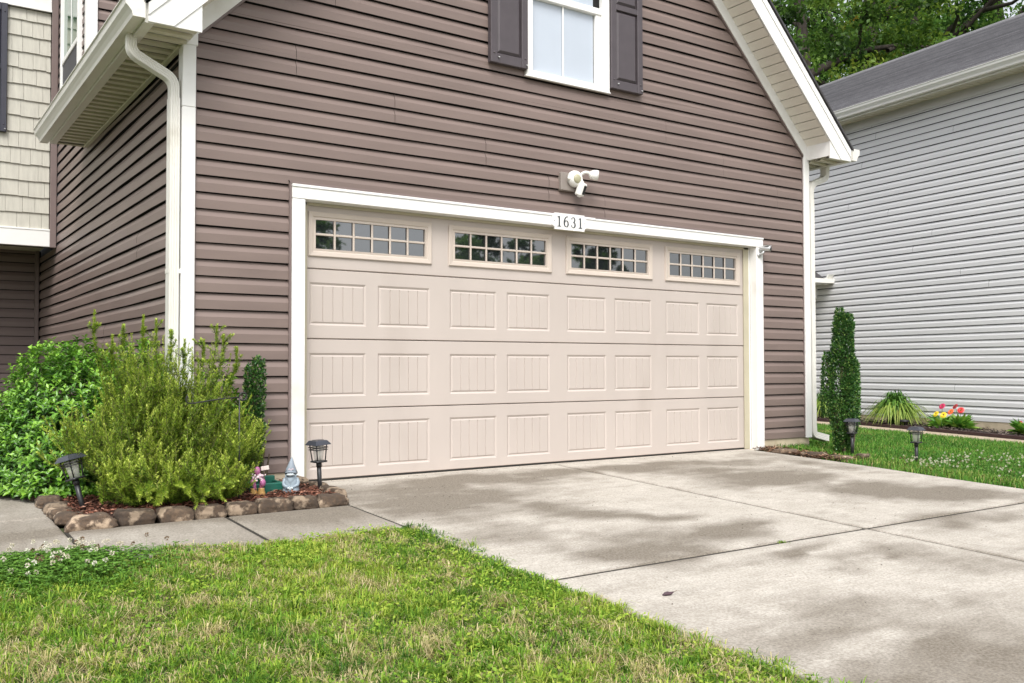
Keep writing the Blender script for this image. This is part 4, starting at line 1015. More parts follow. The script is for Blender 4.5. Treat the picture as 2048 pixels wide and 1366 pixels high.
for sg in (-1,1):
    mb.ball(gp(.054,sg*.011,.063), (.009,.009,.008))
    for f in range(4): mb.tube([gp(.055,sg*.010,.068-.004*f),gp(.060,sg*.002,.067-.004*f),gp(.060,-sg*.004,.066-.004*f)], [.0026,.0026,.002], 6)
    mb.tube([gp(.052,sg*.011,.069),gp(.057,sg*.005,.074)], [.003,.002], 6)
obj('hands', mb, M_GNOMEL, GN)
mb = MB(); mb.tube([gp(.038,-.026,.160),gp(.050,0,.1675),gp(.038,.026,.160)], .0018, 6); obj('painted_line', mb, M_DKLINE, GN); mb = MB(); mb.tube([gp(.045,-.044,.062),gp(.0535,-.02,.055),gp(.058,0,.053),gp(.0535,.02,.055)], .002, 6); obj('painted_line', mb, M_DKLINE, GN); mb = MB(); mb.tube([gp(.047,-.022,.143),gp(.052,0,.1415),gp(.047,.022,.143)], .0016, 6); obj('painted_line', mb, M_DKLINE, GN)

fx, fy = -.60, -.70
FG = thing('garden_figurine', 'small garden figurine in tan boots with pink flowers and a white card', 'figurine', (fx, fy, 0))
mb = MB()
for dx in (-.022,.022): mb.lathe([(.018,.0),(.024,.012),(.025,.035),(.019,.058),(.021,.064)], (fx+dx,fy-.01*dx/.022,0), 16)
obj('boots', mb, M_TAN, FG)
mb = MB()
for dx, dz in ((-.022,.07),(.026,.085)):
    mb.tube([(fx+dx*.8,fy,.05),(fx+dx,fy,dz+.01),(fx+dx*1.1,fy+.004,dz+.05)], [.01,.013,.012], 8)
mb.ball((fx+.030,fy-.012,.098), (.020,.018,.026)); mb.ball((fx-.034,fy-.006,.105), (.016,.015,.02)); mb.ball((fx-.005,fy-.005,.178), (.021,.019,.028)); obj('body', mb, M_PINK, FG)
mb = MB()
for k in range(26):
    a = random.uniform(0,6.28); mb.ball((fx-.004+random.gauss(0,.022), fy-.012+random.gauss(0,.01), .140+random.gauss(0,.010)), (.008,.006,.007), 7, 5)
for k in range(6): mb.ball((fx+.026+random.gauss(0,.006), fy-.016, .118+random.gauss(0,.005)), (.007,.006,.006), 7, 5)
obj('flower_ruff', mb, M_PALE, FG)
mb = MB(); obox(mb, (fx+.048,fy-.002,.192), (Vector((.97,-.2,.12)), Vector((.2,.97,0)), Vector((-.12,0,.98))), (.026,.003,.014), e=.002); obj('card', mb, M_PEBBLE, FG)
mb = MB(); mb.tube([(fx+.046,fy+.003,.02),(fx+.048,fy+.003,.19)], .0025, 6); obj('card_stick', mb, M_TWIG, FG)

SB = thing('splash_block', 'dark green plastic splash block lying between the gnome and the figurine', 'splash block', (-.47,-.50,0))
mb = MB(); 
def chan(x0, x1, y0, y1, z, h):
    mb.box((x0,y0,z),(x1,y0+.028,z+h), bev=.006); mb.box((x0,y1-.028,z),(x1,y1,z+h*1.25), bev=.006); mb.box((x0,y0+.02,z),(x1,y1-.02,z+.02), bev=.004); mb.box((x1-.02,y0+.02,z),(x1,y1-.02,z+h*.9), bev=.004)
chan(-.62,-.36,-.62,-.34,-.005,.085); obj('tray', mb, M_GREENP, SB)
peb = [(-.345,-.84,'just right of the gnome'),(-.29,-.80,'midway between the gnome and the path light'),(-.565,-.845,'at the left boot of the figurine'),(-.515,-.86,'at the right boot of the figurine'),(-.25,-.84,'nearest the path light'),(-.43,-.87,'left of the gnome at the edge of the stones')]
for i, (x, y, wh) in enumerate(peb):
    mb = MB(); mb.ball((x,y,.004), (.013,.010,.008), 10, 7, noise=.08); o = obj('pebble', mb, M_PEBBLE, None, loc=(x,y,.004)); prop(o, 'tiny white pebble on the mulch '+wh, 'pebble', 'white pebbles by the ornaments')

FS = thing('flag_stand', 'thin black iron garden flag stand with a curled empty arm beside the rosemary', 'flag stand', (-.775,-.86,-.03))
mb = MB(); mb.tube([(-.775,-.86,-.05),(-.775,-.86,.665)], .005, 8)
mb.tube([(-.775+.022+.024*cos(a), -.86, .668+.024*sin(a)) for a in np.linspace(pi, -pi*.75, 16)], .0045, 8); obj('pole', mb, M_IRON, FS)
mb = MB(); mb.tube([(-.775,-.86,.664),(-.90,-.86,.655),(-1.06,-.86,.632)]+[(-1.082+.022*cos(a), -.86, .656+.024*sin(a)) for a in np.linspace(-pi*.6, -pi*1.35, 9)], .0042, 8); obj('arm', mb, M_IRON, FS)

# ---- shrubs
def stems_mesh(paths, rads, n=5):
    mb = MB()
    for p, r in zip(paths, rads): mb.tube(p, np.linspace(r, r*.35, len(p)), n, cap=False)
    return mb
def rosemary():
    base = np.array([-1.16,-.56,.02]); root = thing('rosemary_bush', 'large yellow green rosemary bush of upright needled stems at the garage corner', 'shrub', tuple(base))
    paths = []; PP = []; DD = []; NN_ = []; LL = []; RN = []
    def needles(p, n, t0, tone, wide=1.0):
        K = len(p)-1; t = RNG.uniform(t0, 1.0, n)**.85*K; k = np.minimum(t.astype(int), K-1); f = (t-k)[:,None]
        q = p[k]*(1-f)+p[k+1]*f; tan = unit(p[k+1]-p[k]); tt = t/K
        rd = unit(np.cross(tan, RNG.normal(0,1,(n,3)))); d = unit(rd+tan*(.35+1.1*tt[:,None]**3))
        PP.append(q); DD.append(d); NN_.append(tan); LL.append(wide*.030*RNG.uniform(.7,1.2,n)*(1-.35*tt**3))
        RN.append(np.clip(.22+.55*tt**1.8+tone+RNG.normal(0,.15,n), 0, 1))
    def stem(b, top, n, t0, tone, sag=0.0):
        out = np.array([top[0]-b[0], top[1]-b[1], 0]); hz = top[2]-b[2]
        mid = b+out*(.78+.17*sag)+np.array([0,0,hz*(.30-.28*sag)]); ts = np.linspace(0,1,9)[:,None]
        p = b*(1-ts)**2+2*mid*ts*(1-ts)+np.array(top)*ts**2
        p += RNG.normal(0,.007,p.shape)*ts
        p[:,1] = np.clip(p[:,1], -1.12, -.13); paths.append(p); needles(p, n, t0, tone)
        return p
    def spray(tx, ty, hz, k, spread, tone0):
        """a branch: several upright shoots fanning from one foot"""
        b = base+np.array([RNG.normal(0,.15), RNG.normal(0,.10), 0])
        for q_ in range(k):
            ox, oy, oz = RNG.normal(0,spread), RNG.normal(0,spread*.8), RNG.uniform(.62,1.03)
            top = (tx+ox, min(ty+oy, -.15), max(.08, hz*oz)); tone = tone0+RNG.normal(0,.07); low = 1.0 if hz < .42 else 0
            if top[0] > -.68 and top[2] < .42 and (top[1] < -.58 or top[2] < .28): continue
            if top[0] < -1.555 and top[2] < .50 and top[1] < -.36: continue
            p = stem(b+RNG.normal(0,.02,3)*[1,1,0], top, 200, .30, tone, low)
            for c_ in range(4):
                j = RNG.integers(4, 8); o = RNG.normal(0,.042,3); o[2] = abs(o[2])+.075; q = p[j]; e = q+o; e[1] = min(e[1], -.13)
                ts = np.linspace(0,1,4)[:,None]; sp = q*(1-ts)+e*ts; sp[1:3,2] -= .012; paths.append(sp); needles(sp, 42, .0, tone+.10, .95)
    for i in range(62):
        az = 2*pi*(i*.618 % 1)+RNG.normal(0,.1); u = (RNG.random()*.96+.04)**.5
        tx = base[0]+.02+(.68 if cos(az) < 0 else .64)*u*cos(az); ty = base[1]+.02+.42*u*sin(az)
        hz = 1.04*(1-.28*u**3)
        if sin(az) < -.15 and u > .45: hz *= RNG.uniform(.28,.92)
        elif u > .75: hz *= RNG.uniform(.62,1.0)
        if tx > base[0]+.40: hz = min(hz, RNG.uniform(.35,.74))
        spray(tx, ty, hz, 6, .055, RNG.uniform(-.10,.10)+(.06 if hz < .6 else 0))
    for tx, ty, hz in ((-.62,-.56,.60),(-.54,-.52,.52),(-.72,-.74,.50),(-.66,-.62,.42),(-.60,-.45,.48),(-.50,-.48,.62),(-.66,-.5,.70),(-.80,-.80,.46),(-1.50,-.74,.30),(-1.46,-.86,.22),(-1.52,-.64,.40),(-1.42,-.9,.3)): spray(tx, ty, hz, 6, .05, .06)
    # low sprigs in front, some hanging over the stones
    for i in range(20):
        x = -1.50+.93*(i+.5)/20+RNG.normal(0,.03); y = RNG.uniform(-1.0,-.78); spray(x, y, RNG.uniform(.17,.40), 4, .045, RNG.uniform(0,.16))
    for x, z in ((-1.42,.12),(-1.37,.09),(-1.36,.15),(-1.30,.06),(-1.27,.11),(-1.20,.16),(-1.15,.10),(-1.12,.12),(-1.08,.03),(-1.05,.05),(-1.02,.10),(-.98,.13),(-.95,.05),(-.93,.09),(-.90,.14),(-.88,.17)): stem(np.array([x*.8+base[0]*.2, -.78, .17]), (x+RNG.normal(0,.02), -1.085, z), 150, .15, RNG.uniform(.04,.18), .15)
    for x, y, h in ((-1.555,-.45,1.20),(-1.375,-.40,1.12),(-1.26,-.42,1.18),(-1.175,-.40,1.16),(-1.09,-.44,1.09),(-.815,-.5,1.13),(-.76,-.47,1.07),(-.90,-.5,1.03),(-.68,-.5,.98),(-1.0,-.42,1.03),(-1.46,-.5,1.05)):
        b = base+np.array([(x-base[0])*.6, 0, .3]); ts = np.linspace(0,1,9); pc = np.array([b, b*.5+np.array([x,y,h])*.5, [x,y,h*.85], [x+.005,y,h]])
        p = np.stack([np.interp(ts*3, [0,1,2,3], pc[:,c_]) for c_ in range(3)], 1); paths.append(p); needles(p, 480, .2, .05, 1.05)
        for k in range(6):
            j = RNG.integers(4,8); o = RNG.normal(0,.03,3); o[2] = .06; sp = np.stack([p[j]+o*t for t in (0,.4,.75,1)]); paths.append(sp); needles(sp, 60, 0, .12, .85)
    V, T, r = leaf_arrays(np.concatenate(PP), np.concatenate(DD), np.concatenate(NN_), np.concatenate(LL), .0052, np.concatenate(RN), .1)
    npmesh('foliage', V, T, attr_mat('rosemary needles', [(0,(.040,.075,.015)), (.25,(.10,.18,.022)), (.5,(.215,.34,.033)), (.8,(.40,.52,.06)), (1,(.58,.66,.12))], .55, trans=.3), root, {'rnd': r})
    obj('stems', stems_mesh(paths, [.0026]*len(paths), 4), M_STALK, root, recalc=False)
M_STALK = simple('green brown stalk', (.11,.105,.035), .9, .3, 20)
rosemary()
def dome_shrub(name, label, c, rad, n, leaf, stops, stems=40, group=None, top_light=True, cat='shrub'):
    """broad-leaved shrub: rosettes of glossy leaves on short twigs, spread through a lumpy dome"""
    c = np.array(c); root = thing(name, label, cat, tuple(c), group); rad = np.array(rad)
    m = n//7
    d = unit(RNG.normal(0,1,(m,3))); d[:,2] = np.abs(d[:,2])*1.0-.22; d = unit(d)
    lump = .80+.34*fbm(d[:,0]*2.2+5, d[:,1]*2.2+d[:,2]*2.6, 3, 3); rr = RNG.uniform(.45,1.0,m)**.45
    q = c+d*rad*(lump*rr)[:,None]; q[:,2] = np.maximum(q[:,2], c[2]+.03)
    PP = np.repeat(q, 7, 0); N0 = unit(np.repeat(d, 7, 0)+np.array([0,0,.8])+RNG.normal(0,.25,(m*7,3)))
    ang = np.tile(np.arange(7)*2.4, m)+np.repeat(RNG.uniform(0,6,m), 7); a = unit(np.cross(N0, np.array([.3,.2,1.0]))); b = np.cross(N0, a)
    D = a*np.cos(ang)[:,None]+b*np.sin(ang)[:,None]+N0*RNG.uniform(.25,1.0,(m*7,1)); PP = PP+N0*np.tile(np.linspace(-.02,.03,7), m)[:,None]
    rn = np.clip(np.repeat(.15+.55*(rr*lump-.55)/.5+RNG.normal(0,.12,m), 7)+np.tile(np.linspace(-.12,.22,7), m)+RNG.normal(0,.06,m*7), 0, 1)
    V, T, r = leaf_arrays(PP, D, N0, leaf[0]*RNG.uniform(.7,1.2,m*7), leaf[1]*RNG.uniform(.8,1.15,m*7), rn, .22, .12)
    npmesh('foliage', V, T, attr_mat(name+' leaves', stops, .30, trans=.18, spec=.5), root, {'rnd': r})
    ps = []
    for k in range(stems): e = q[RNG.integers(m)]; s = c+np.array([RNG.normal(0,rad[0]*.12), RNG.normal(0,rad[1]*.12), -.02]); md = s*.5+e*.5+np.array([0,0,.08]); ps.append(np.array([s, md, e]))
    obj('stems', stems_mesh(ps, [.007]*stems), M_TWIG, root, recalc=False)
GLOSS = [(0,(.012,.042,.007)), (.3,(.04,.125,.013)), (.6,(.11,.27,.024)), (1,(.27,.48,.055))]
dome_shrub('evergreen_shrub', 'big bright green glossy leaved shrub against the garage side wall left of the rosemary', (-1.52,.55,.02), (.56,.85,1.02), 24000, (.044,.022), GLOSS, 60)
dome_shrub('evergreen_shrub', 'glossy leaved shrub showing between the rosemary stems behind its right side', (-.72,-.27,.02), (.24,.14,.84), 3000, (.045,.022), GLOSS, 16)
dome_shrub('evergreen_shrub', 'glossy leaved shrub behind the middle of the rosemary against the side wall', (-1.17,-.02,.02), (.26,.34,1.02), 5000, (.045,.022), GLOSS, 20)
def column_shrub(label, base, h, w, n, lobes, name='columnar_holly'):
    base = np.array(base); root = thing(name, label, 'shrub', tuple(base)); PP = []; DD = []; RN = []; ps = []
    for lb in lobes:
        ox, oy, z0, z1, ww = lb[:5]; shape = lb[5] if len(lb) > 5 else (.7,.85,1,1,1,.95,.8,.45)
        k = int(n*ww*(z1-z0)); t = RNG.random(k); z = z0+(z1-z0)*t
        prof = ww*np.interp(t, [0,.1,.25,.45,.65,.8,.93,1], shape)
        az = RNG.uniform(0,2*pi,k); lump = .82+.32*vnoise(az*2.2+ox*9, z*11, 4); rr = RNG.uniform(.45,1.03,k)**.5
        p = np.stack([base[0]+ox+(t*.02)+prof*lump*rr*np.cos(az), base[1]+oy+prof*lump*rr*np.sin(az), base[2]+z*h], 1)
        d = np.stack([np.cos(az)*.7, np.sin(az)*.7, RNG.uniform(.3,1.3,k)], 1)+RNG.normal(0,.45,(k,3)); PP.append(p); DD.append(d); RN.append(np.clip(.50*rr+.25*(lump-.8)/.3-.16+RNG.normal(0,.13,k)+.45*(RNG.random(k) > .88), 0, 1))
        ps.append(np.array([base+[0,0,0], base+[ox*.6,oy*.6,z0*h+.1], base+[ox,oy,z1*h*.95]]))
    P_ = np.concatenate(PP); D_ = np.concatenate(DD); k = len(P_)
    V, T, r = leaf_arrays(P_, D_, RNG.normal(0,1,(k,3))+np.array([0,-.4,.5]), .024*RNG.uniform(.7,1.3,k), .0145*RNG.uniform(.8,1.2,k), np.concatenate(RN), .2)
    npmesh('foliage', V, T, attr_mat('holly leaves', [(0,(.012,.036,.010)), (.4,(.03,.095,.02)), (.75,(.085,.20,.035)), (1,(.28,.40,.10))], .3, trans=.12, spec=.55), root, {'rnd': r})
    ps += [np.array([base+[.03,-.08,0], base+[.06,-.10,.3]]), np.array([base+[.07,-.06,0], base+[.10,-.08,.25]]), np.array([base+[-.04,-.05,0], base+[-.07,-.06,.25]])]
    obj('trunk', stems_mesh(ps, [.014]*len(ps)), M_TWIG, root, recalc=False)
column_shrub('tall dark green columnar holly standing on the side lawn by the grey house', (5.50,-.72,-.03), 1.46, 1, 84000, [(.0,0,.02,.97,.15,(.55,.66,.9,1,.9,.72,.58,.4)),(-.135,.09,.25,.70,.055),(.085,-.045,.14,.66,.072),(-.035,.01,.6,1.01,.05),(.055,-.03,.55,.97,.05),(-.04,-.08,.10,.52,.072)])
column_shrub('small upright small leaved shrub between the rosemary and the garage trim', (-.495,-.27,.0), .905, 1, 24000, [(0,0,.05,.97,.066,(.8,.9,1,1.05,.95,1.02,.92,.7)),(.03,-.01,.25,1.0,.045,(.8,.9,1.1,.95,1.05,1,.9,.6)),(-.03,0,.3,.95,.042,(.8,1,1,1.1,.9,1,.9,.6)),(.0,-.03,.4,1.02,.032)], name='upright_shrub')

def clump(label, q, n, h, spread, stops):
    root = thing('strappy_clump', label, 'plant', (q.x, q.y, q.z), 'strappy clumps by the grey house'); V = []; T = []; R_ = []
    for i in range(n):
        az = RNG.uniform(0,2*pi); u = RNG.random()**.7; out = spread*(.12+.95*u)*RNG.uniform(.85,1.1); pk = h*(1.12-.50*u)*RNG.uniform(.75,1.15); endz = pk*(1-1.05*u**1.3)
        b = np.array([q.x+RNG.normal(0,.05), q.y+RNG.normal(0,.05), q.z]); dirv = np.array([cos(az), sin(az), 0]); side = np.array([-sin(az), cos(az), .35*RNG.uniform(-1,1)])*.0105
        base_i = len(V); ts = (0,.25,.5,.7,.87,1.0)
        for t, w_ in zip(ts, (.8,1.05,1.1,.95,.6,.06)):
            z = pk*(1-(1-min(t/.62,1))**2) if t < .62 else pk+(endz-pk)*((t-.62)/.38)**1.6
            p = b+dirv*out*(.35*t+.65*t**1.7)+np.array([0,0,z]); V += [p-side*w_, p+side*w_]; R_ += [np.clip(.12+.55*u+.25*t*u+RNG.normal(0,.07), 0, 1)]*2
        for j in range(5): T += [(base_i+2*j, base_i+2*j+1, base_i+2*j+3, base_i+2*j+2)]
    npmesh('leaves', np.array(V), np.array(T), attr_mat('strap leaves', stops, .45, trans=.25), root, {'rnd': np.array(R_)})
    mb = MB(); mb.ball((q.x,q.y,q.z+.01), (.09,.09,.035)); obj('crown', mb, M_TWIG, root)
STR = [(0,(.04,.12,.02)), (.5,(.10,.22,.03)), (.8,(.26,.36,.06)), (1,(.42,.46,.12))]
q = nw(1.95,.42); q.z = gzp(q)+.04; clump('wide arching strappy leaved clump between the columnar holly and the bright flowers', q, 640, .46, .52, STR)
q = nw(3.45,.42); q.z = gzp(q)+.04; clump('strappy leaved clump between the white downspout and the columnar holly', q, 460, .45, .44, STR)

def gerbera(label, q, flowers, nl, seed):
    root = thing('gerbera_plant', label, 'flower', (q.x, q.y, q.z), 'gerbera daisies in the flower bed')
    P_ = []; D_ = []; N0 = []; n = nl
    az = RNG.uniform(0,2*pi,n); el = RNG.uniform(.15,1.1,n)
    D_ = np.stack([np.cos(az)*np.cos(el), np.sin(az)*np.cos(el), np.sin(el)], 1); P_ = np.array([q.x,q.y,q.z])+D_*RNG.uniform(.02,.09,(n,1))
    V, T, r = leaf_arrays(P_, D_, np.array([0,0,1.0])+RNG.normal(0,.3,(n,3)), RNG.uniform(.13,.24,n), RNG.uniform(.055,.09,n), RNG.random(n), .15, .18)
    npmesh('leaves', V, T, attr_mat('gerbera leaves', [(0,(.05,.16,.02)), (.5,(.15,.36,.045)), (1,(.34,.54,.08))], .4, trans=.2), root, {'rnd': r})
    for (ds, dd_, z, colr, rad_, tilt) in flowers:
        f = NP*0+q+ND*ds+NN*dd_; fc = Vector((f.x, f.y, q.z+z)); ax = (NN*.75+ND*tilt+Vector((0,0,.55))).normalized()
        mb = MB(); mb.tube([(q.x+ds*.2,q.y,q.z),((q.x+f.x)/2,(q.y+f.y)/2,q.z+z*.55),tuple(fc)], .004, 6)
        u_ = ax.cross(Vector((0,0,1))).normalized(); v_ = ax.cross(u_)
        for ring, (nn_, rr) in enumerate(((16,1.0),(13,.72))):
            for k in range(nn_):
                a = 2*pi*(k+.5*ring)/nn_; d = u_*cos(a)+v_*sin(a); sdv = (v_*cos(a)-u_*sin(a))*rad_*.17
                p0 = fc+d*rad_*.15+ax*.003*ring; p1 = fc+d*rad_*rr*.65+ax*(.008+.006*ring); p2 = fc+d*rad_*rr+ax*(.002+.010*ring)
                mb.add([p0-sdv*.5, p0+sdv*.5, p1+sdv, p1-sdv, p2+sdv*.5, p2-sdv*.5], [(0,1,2,3),(3,2,4,5)], 1)
        mb.lathe([(rad_*.24,0),(rad_*.22,.010),(rad_*.1,.014)], tuple(fc), 12, 2, axis=tuple(ax))
        obj('bloom', mb, [M_STEM, petal(colr), M_CENTRE], root)
M_STEM = simple('flower stem', (.10,.20,.05), .6); M_CENTRE = simple('flower centre', (.16,.10,.02), .8, .3, 60)
_pc = {}
def petal(c_):
    if c_ not in _pc: _pc[c_] = simple('petals %d' % len(_pc), c_, .5, .12, 40)
    return _pc[c_]
YEL, RED, ORA, MAG, CRI = (.85,.60,.03), (.62,.03,.03), (.85,.16,.04), (.55,.02,.10), (.40,.02,.03)
q = nw(1.10,.40); q.z = gzp(q)+.05; gerbera('gerbera with two yellow blooms and one magenta bloom in the flower bed', q, [(.07,.04,.21,YEL,.052,.1),(-.07,.05,.20,YEL,.055,-.2),(-.01,0,.33,MAG,.055,0)], 60, 1)
q = nw(.78,.40); q.z = gzp(q)+.05; gerbera('gerbera with orange and red blooms right of the yellow ones', q, [(.12,.05,.26,ORA,.055,.1),(.10,-.03,.34,CRI,.05,.2),(-.04,.03,.29,RED,.055,-.3)], 80, 2)
q = nw(-.28,.42); q.z = gzp(q)+.05; gerbera('low pale green gerbera with a small red bloom at the right picture edge', q, [(.06,.02,.17,CRI,.035,0),(-.04,.0,.26,M_CRI2 if False else MAG,.02,0)], 60, 3)

# ================================================================== LAWNS
GRASS = attr_mat('lawn blades', [(0,(.035,.10,.012)), (.22,(.09,.215,.020)), (.45,(.215,.365,.032)), (.66,(.40,.475,.07)), (.74,(.42,.37,.15)), (1,(.68,.57,.34))], .6, trans=.3, spec=.25)
GRASS2 = attr_mat('side lawn blades', [(0,(.03,.10,.014)), (.3,(.065,.20,.022)), (.65,(.14,.31,.038)), (.85,(.26,.37,.06)), (1,(.42,.34,.16))], .6, trans=.3, spec=.25)
def blades(x, y, z, h, w, lean, tone, az=None):
    n = len(x); az = RNG.uniform(0,2*pi,n) if az is None else az; d = np.stack([np.cos(az), np.sin(az), np.zeros(n)], 1); s = np.stack([-np.sin(az), np.cos(az), np.zeros(n)], 1)*w[:,None]*.5
    b = np.stack([x, y, z], 1); up = np.array([0,0,1.0]); V = np.empty((n,5,3)); H_ = h[:,None]; Lz = lean[:,None]
    V[:,0] = b-s; V[:,1] = b+s; m = b+d*H_*Lz*.35+up*H_*.62*np.sqrt(np.maximum(0,1-(Lz*.4)**2)); V[:,2] = m+s*.8; V[:,3] = m-s*.8
    V[:,4] = b+d*H_*Lz+up*H_*np.maximum(.12, 1-.62*Lz)
    i = np.arange(n)[:,None]*5; T = np.concatenate([i+np.array([[0,1,2]]), i+np.array([[0,2,3]]), i+np.array([[3,2,4]])])
    return V.reshape(-1,3), T, np.repeat(tone, 5)
def lawn_left():
    n = 250000
    # density falls away from the part of the lawn in front of the house
    x = np.concatenate([RNG.uniform(-3.2,-.02,n*8//10), RNG.uniform(-9,0.0,n*2//10)]); y = np.concatenate([RNG.uniform(-5.6,-1.70,n*8//10), RNG.uniform(-9.5,-1.75,n*2//10)])
    edge = -1.80+.05*np.sin(x*3.1)+.05*(fbm(x*6, x*0, 8)-.5)+np.where(x < -1.7, .10+.12*sstep(-1.7,-2.3,x)*1.0, 0)
    xe = -.075+.05*(fbm(y*4, y*0, 12)-.5)+.03*np.sin(y*2.2)
    ok = (y < edge) & (x < xe); x, y = x[ok], y[ok]
    n = len(x); cid = RNG.integers(0, 5200, n)               # about half of the blades gather in tufts
    ctr = RNG.integers(0, n, 5200); tuft = RNG.random(n) < .55
    rad_ = np.abs(RNG.normal(0,.016,n)); azt = RNG.uniform(0,2*pi,n)
    x = np.where(tuft, x[ctr][cid]+rad_*np.cos(azt), x); y = np.where(tuft, y[ctr][cid]+rad_*np.sin(azt), y)
    tuft_straw = RNG.random(5200); tuft_h = RNG.uniform(.65,1.45,5200); tuft_t = RNG.normal(0,.12,5200)
    f = fbm(x*2.2, y*2.2, 14); g = fbm(x*7, y*7, 17); hh = fbm(x*1.1+3, y*1.1, 19)
    ps = np.clip(.06+(f-.37)*1.5+(g-.5)*.9, .05, .55)
    straw = np.where(tuft, tuft_straw[cid] < ps, RNG.random(n) < ps)
    tone = np.where(straw, RNG.uniform(.68,1.0,n), np.clip(.40+.55*(hh-.5)+np.where(tuft, tuft_t[cid], 0)+RNG.normal(0,.12,n), 0, .66))
    clov = np.exp(-(((x+2.0)/.36)**2+((y+1.9)/.30)**2)); tone = np.where(RNG.random(n) < clov*.85, RNG.uniform(.0,.35,n), tone)
    h = RNG.uniform(.022,.055,n)*(.6+.8*g)*np.where(tuft, tuft_h[cid]*1.25, 1)
    V, T, r = blades(x, y, gz(x,y)-.022, h, RNG.uniform(.0024,.0058,n)*np.where(straw,.75,1), np.clip(RNG.uniform(.3,1.3,n)+np.where(straw,.25,0), 0, 1.4), tone, az=np.where(tuft, azt+RNG.normal(0,.7,n), RNG.uniform(0,2*pi,n)))
    n3 = 26000; x3 = RNG.uniform(-8,-2.88,n3); y3 = RNG.uniform(-1.8,5.5,n3)
    Vb, Tb, rb = blades(x3, y3, gz(x3,y3)-.022, RNG.uniform(.03,.07,n3), RNG.uniform(.006,.011,n3), RNG.uniform(.3,1.2,n3), np.clip(RNG.normal(.4,.16,n3), 0, 1))
    T = np.concatenate([T, Tb+len(V)]); V = np.concatenate([V, Vb]); r = np.concatenate([r, rb])
    # low leafy weeds between the blades
    m = 42000; wx = RNG.uniform(-3.2,-.1,m); wy = RNG.uniform(-5.4,-1.78,m); pt = fbm(wx*3.2+9, wy*3.2, 23); ok = (RNG.random(m) < np.clip((pt-.46)*5, 0, 1)) & (wx < -.12)
    wx, wy, pt = wx[ok], wy[ok], pt[ok]; m = len(wx); a = RNG.uniform(0,2*pi,m)
    V2, T2, r2 = leaf_arrays(np.stack([wx, wy, gz(wx,wy)-.012+RNG.uniform(0,.030,m)], 1), np.stack([np.cos(a), np.sin(a), RNG.uniform(-.1,.6,m)], 1), np.stack([RNG.normal(0,.35,m), RNG.normal(0,.35,m), np.ones(m)], 1),
                             RNG.uniform(.012,.026,m), RNG.uniform(.009,.016,m), np.clip(.34+.30*RNG.random(m)+.25*(fbm(wx*1.5,wy*1.5,29)-.5), 0, .62), .12)
    V = np.concatenate([V, V2]); T = np.concatenate([T, T2+len(V)-len(V2)]); r = np.concatenate([r, r2])
    prop(npmesh('grass', V, T, GRASS, attr={'rnd': r}), kind='stuff')
lawn_left()
def clover_patch(name, n, sampler, nf, fsampler, fr=.010):
    x, y = sampler(n); az = RNG.uniform(0,2*pi,n); hh = RNG.uniform(.015,.055,n)
    PP = []; DD = []; 
    for k in range(3):
        a = az+k*2.094; DD.append(np.stack([np.cos(a), np.sin(a), RNG.uniform(-.05,.35,n)], 1)); PP.append(np.stack([x, y, gz(x,y)-.015+hh], 1))
    V, T, r = leaf_arrays(np.concatenate(PP), np.concatenate(DD), np.array([0,0,1.0])+RNG.normal(0,.2,(3*n,3)), RNG.uniform(.011,.018,3*n), RNG.uniform(.010,.015,3*n), RNG.uniform(0,.30,3*n), .1)
    fx, fy = fsampler(nf); fz = gz(fx,fy)+RNG.uniform(.03,.085,nf); V2 = []; T2 = []; r2 = []; off = len(V)
    m = 34
    for i in range(nf):
        d = unit(RNG.normal(0,1,(m,3))+np.array([0,0,.35])); v, t, rr = leaf_arrays(np.array([[fx[i],fy[i],fz[i]]])+d*fr*.35, d, RNG.normal(0,1,(m,3)), fr*RNG.uniform(.55,.9,m), fr*.42, np.full(m, .84+.16*RNG.random()*(RNG.random() > .22) if RNG.random() > .18 else .66), .1)
        V2.append(v); T2.append(t+off); r2.append(rr); off += len(v)
        s = np.array([[fx[i]-.0012,fy[i],gz(fx[i],fy[i])-.02],[fx[i]+.0012,fy[i],gz(fx[i],fy[i])-.02],[fx[i],fy[i],fz[i]]]); V2.append(s); T2.append(np.array([[off,off+1,off+2]])); r2.append(np.full(3,.3)); off += 3
    V = np.concatenate([V]+V2); T = np.concatenate([T]+T2); r = np.concatenate([r]+r2)
    prop(npmesh(name, V, T, CLOV, attr={'rnd': r}), kind='stuff')
CLOV = attr_mat('clover', [(0,(.06,.16,.018)), (.35,(.17,.34,.04)), (.6,(.14,.10,.05)), (.72,(.26,.16,.10)), (.82,(.62,.56,.42)), (1,(.80,.77,.68))], .6, trans=.2)
def cl1(n):
    x = RNG.normal(-2.02,.24,n); y = -1.62-.10*sstep(-1.9,-1.6,x)-np.abs(RNG.normal(.10,.24,n)); return x, y
clover_patch('clover', 5200, cl1, 85, lambda n: (RNG.normal(-2.0,.23,n), -1.62-np.abs(RNG.normal(.06,.22,n))), .0125)

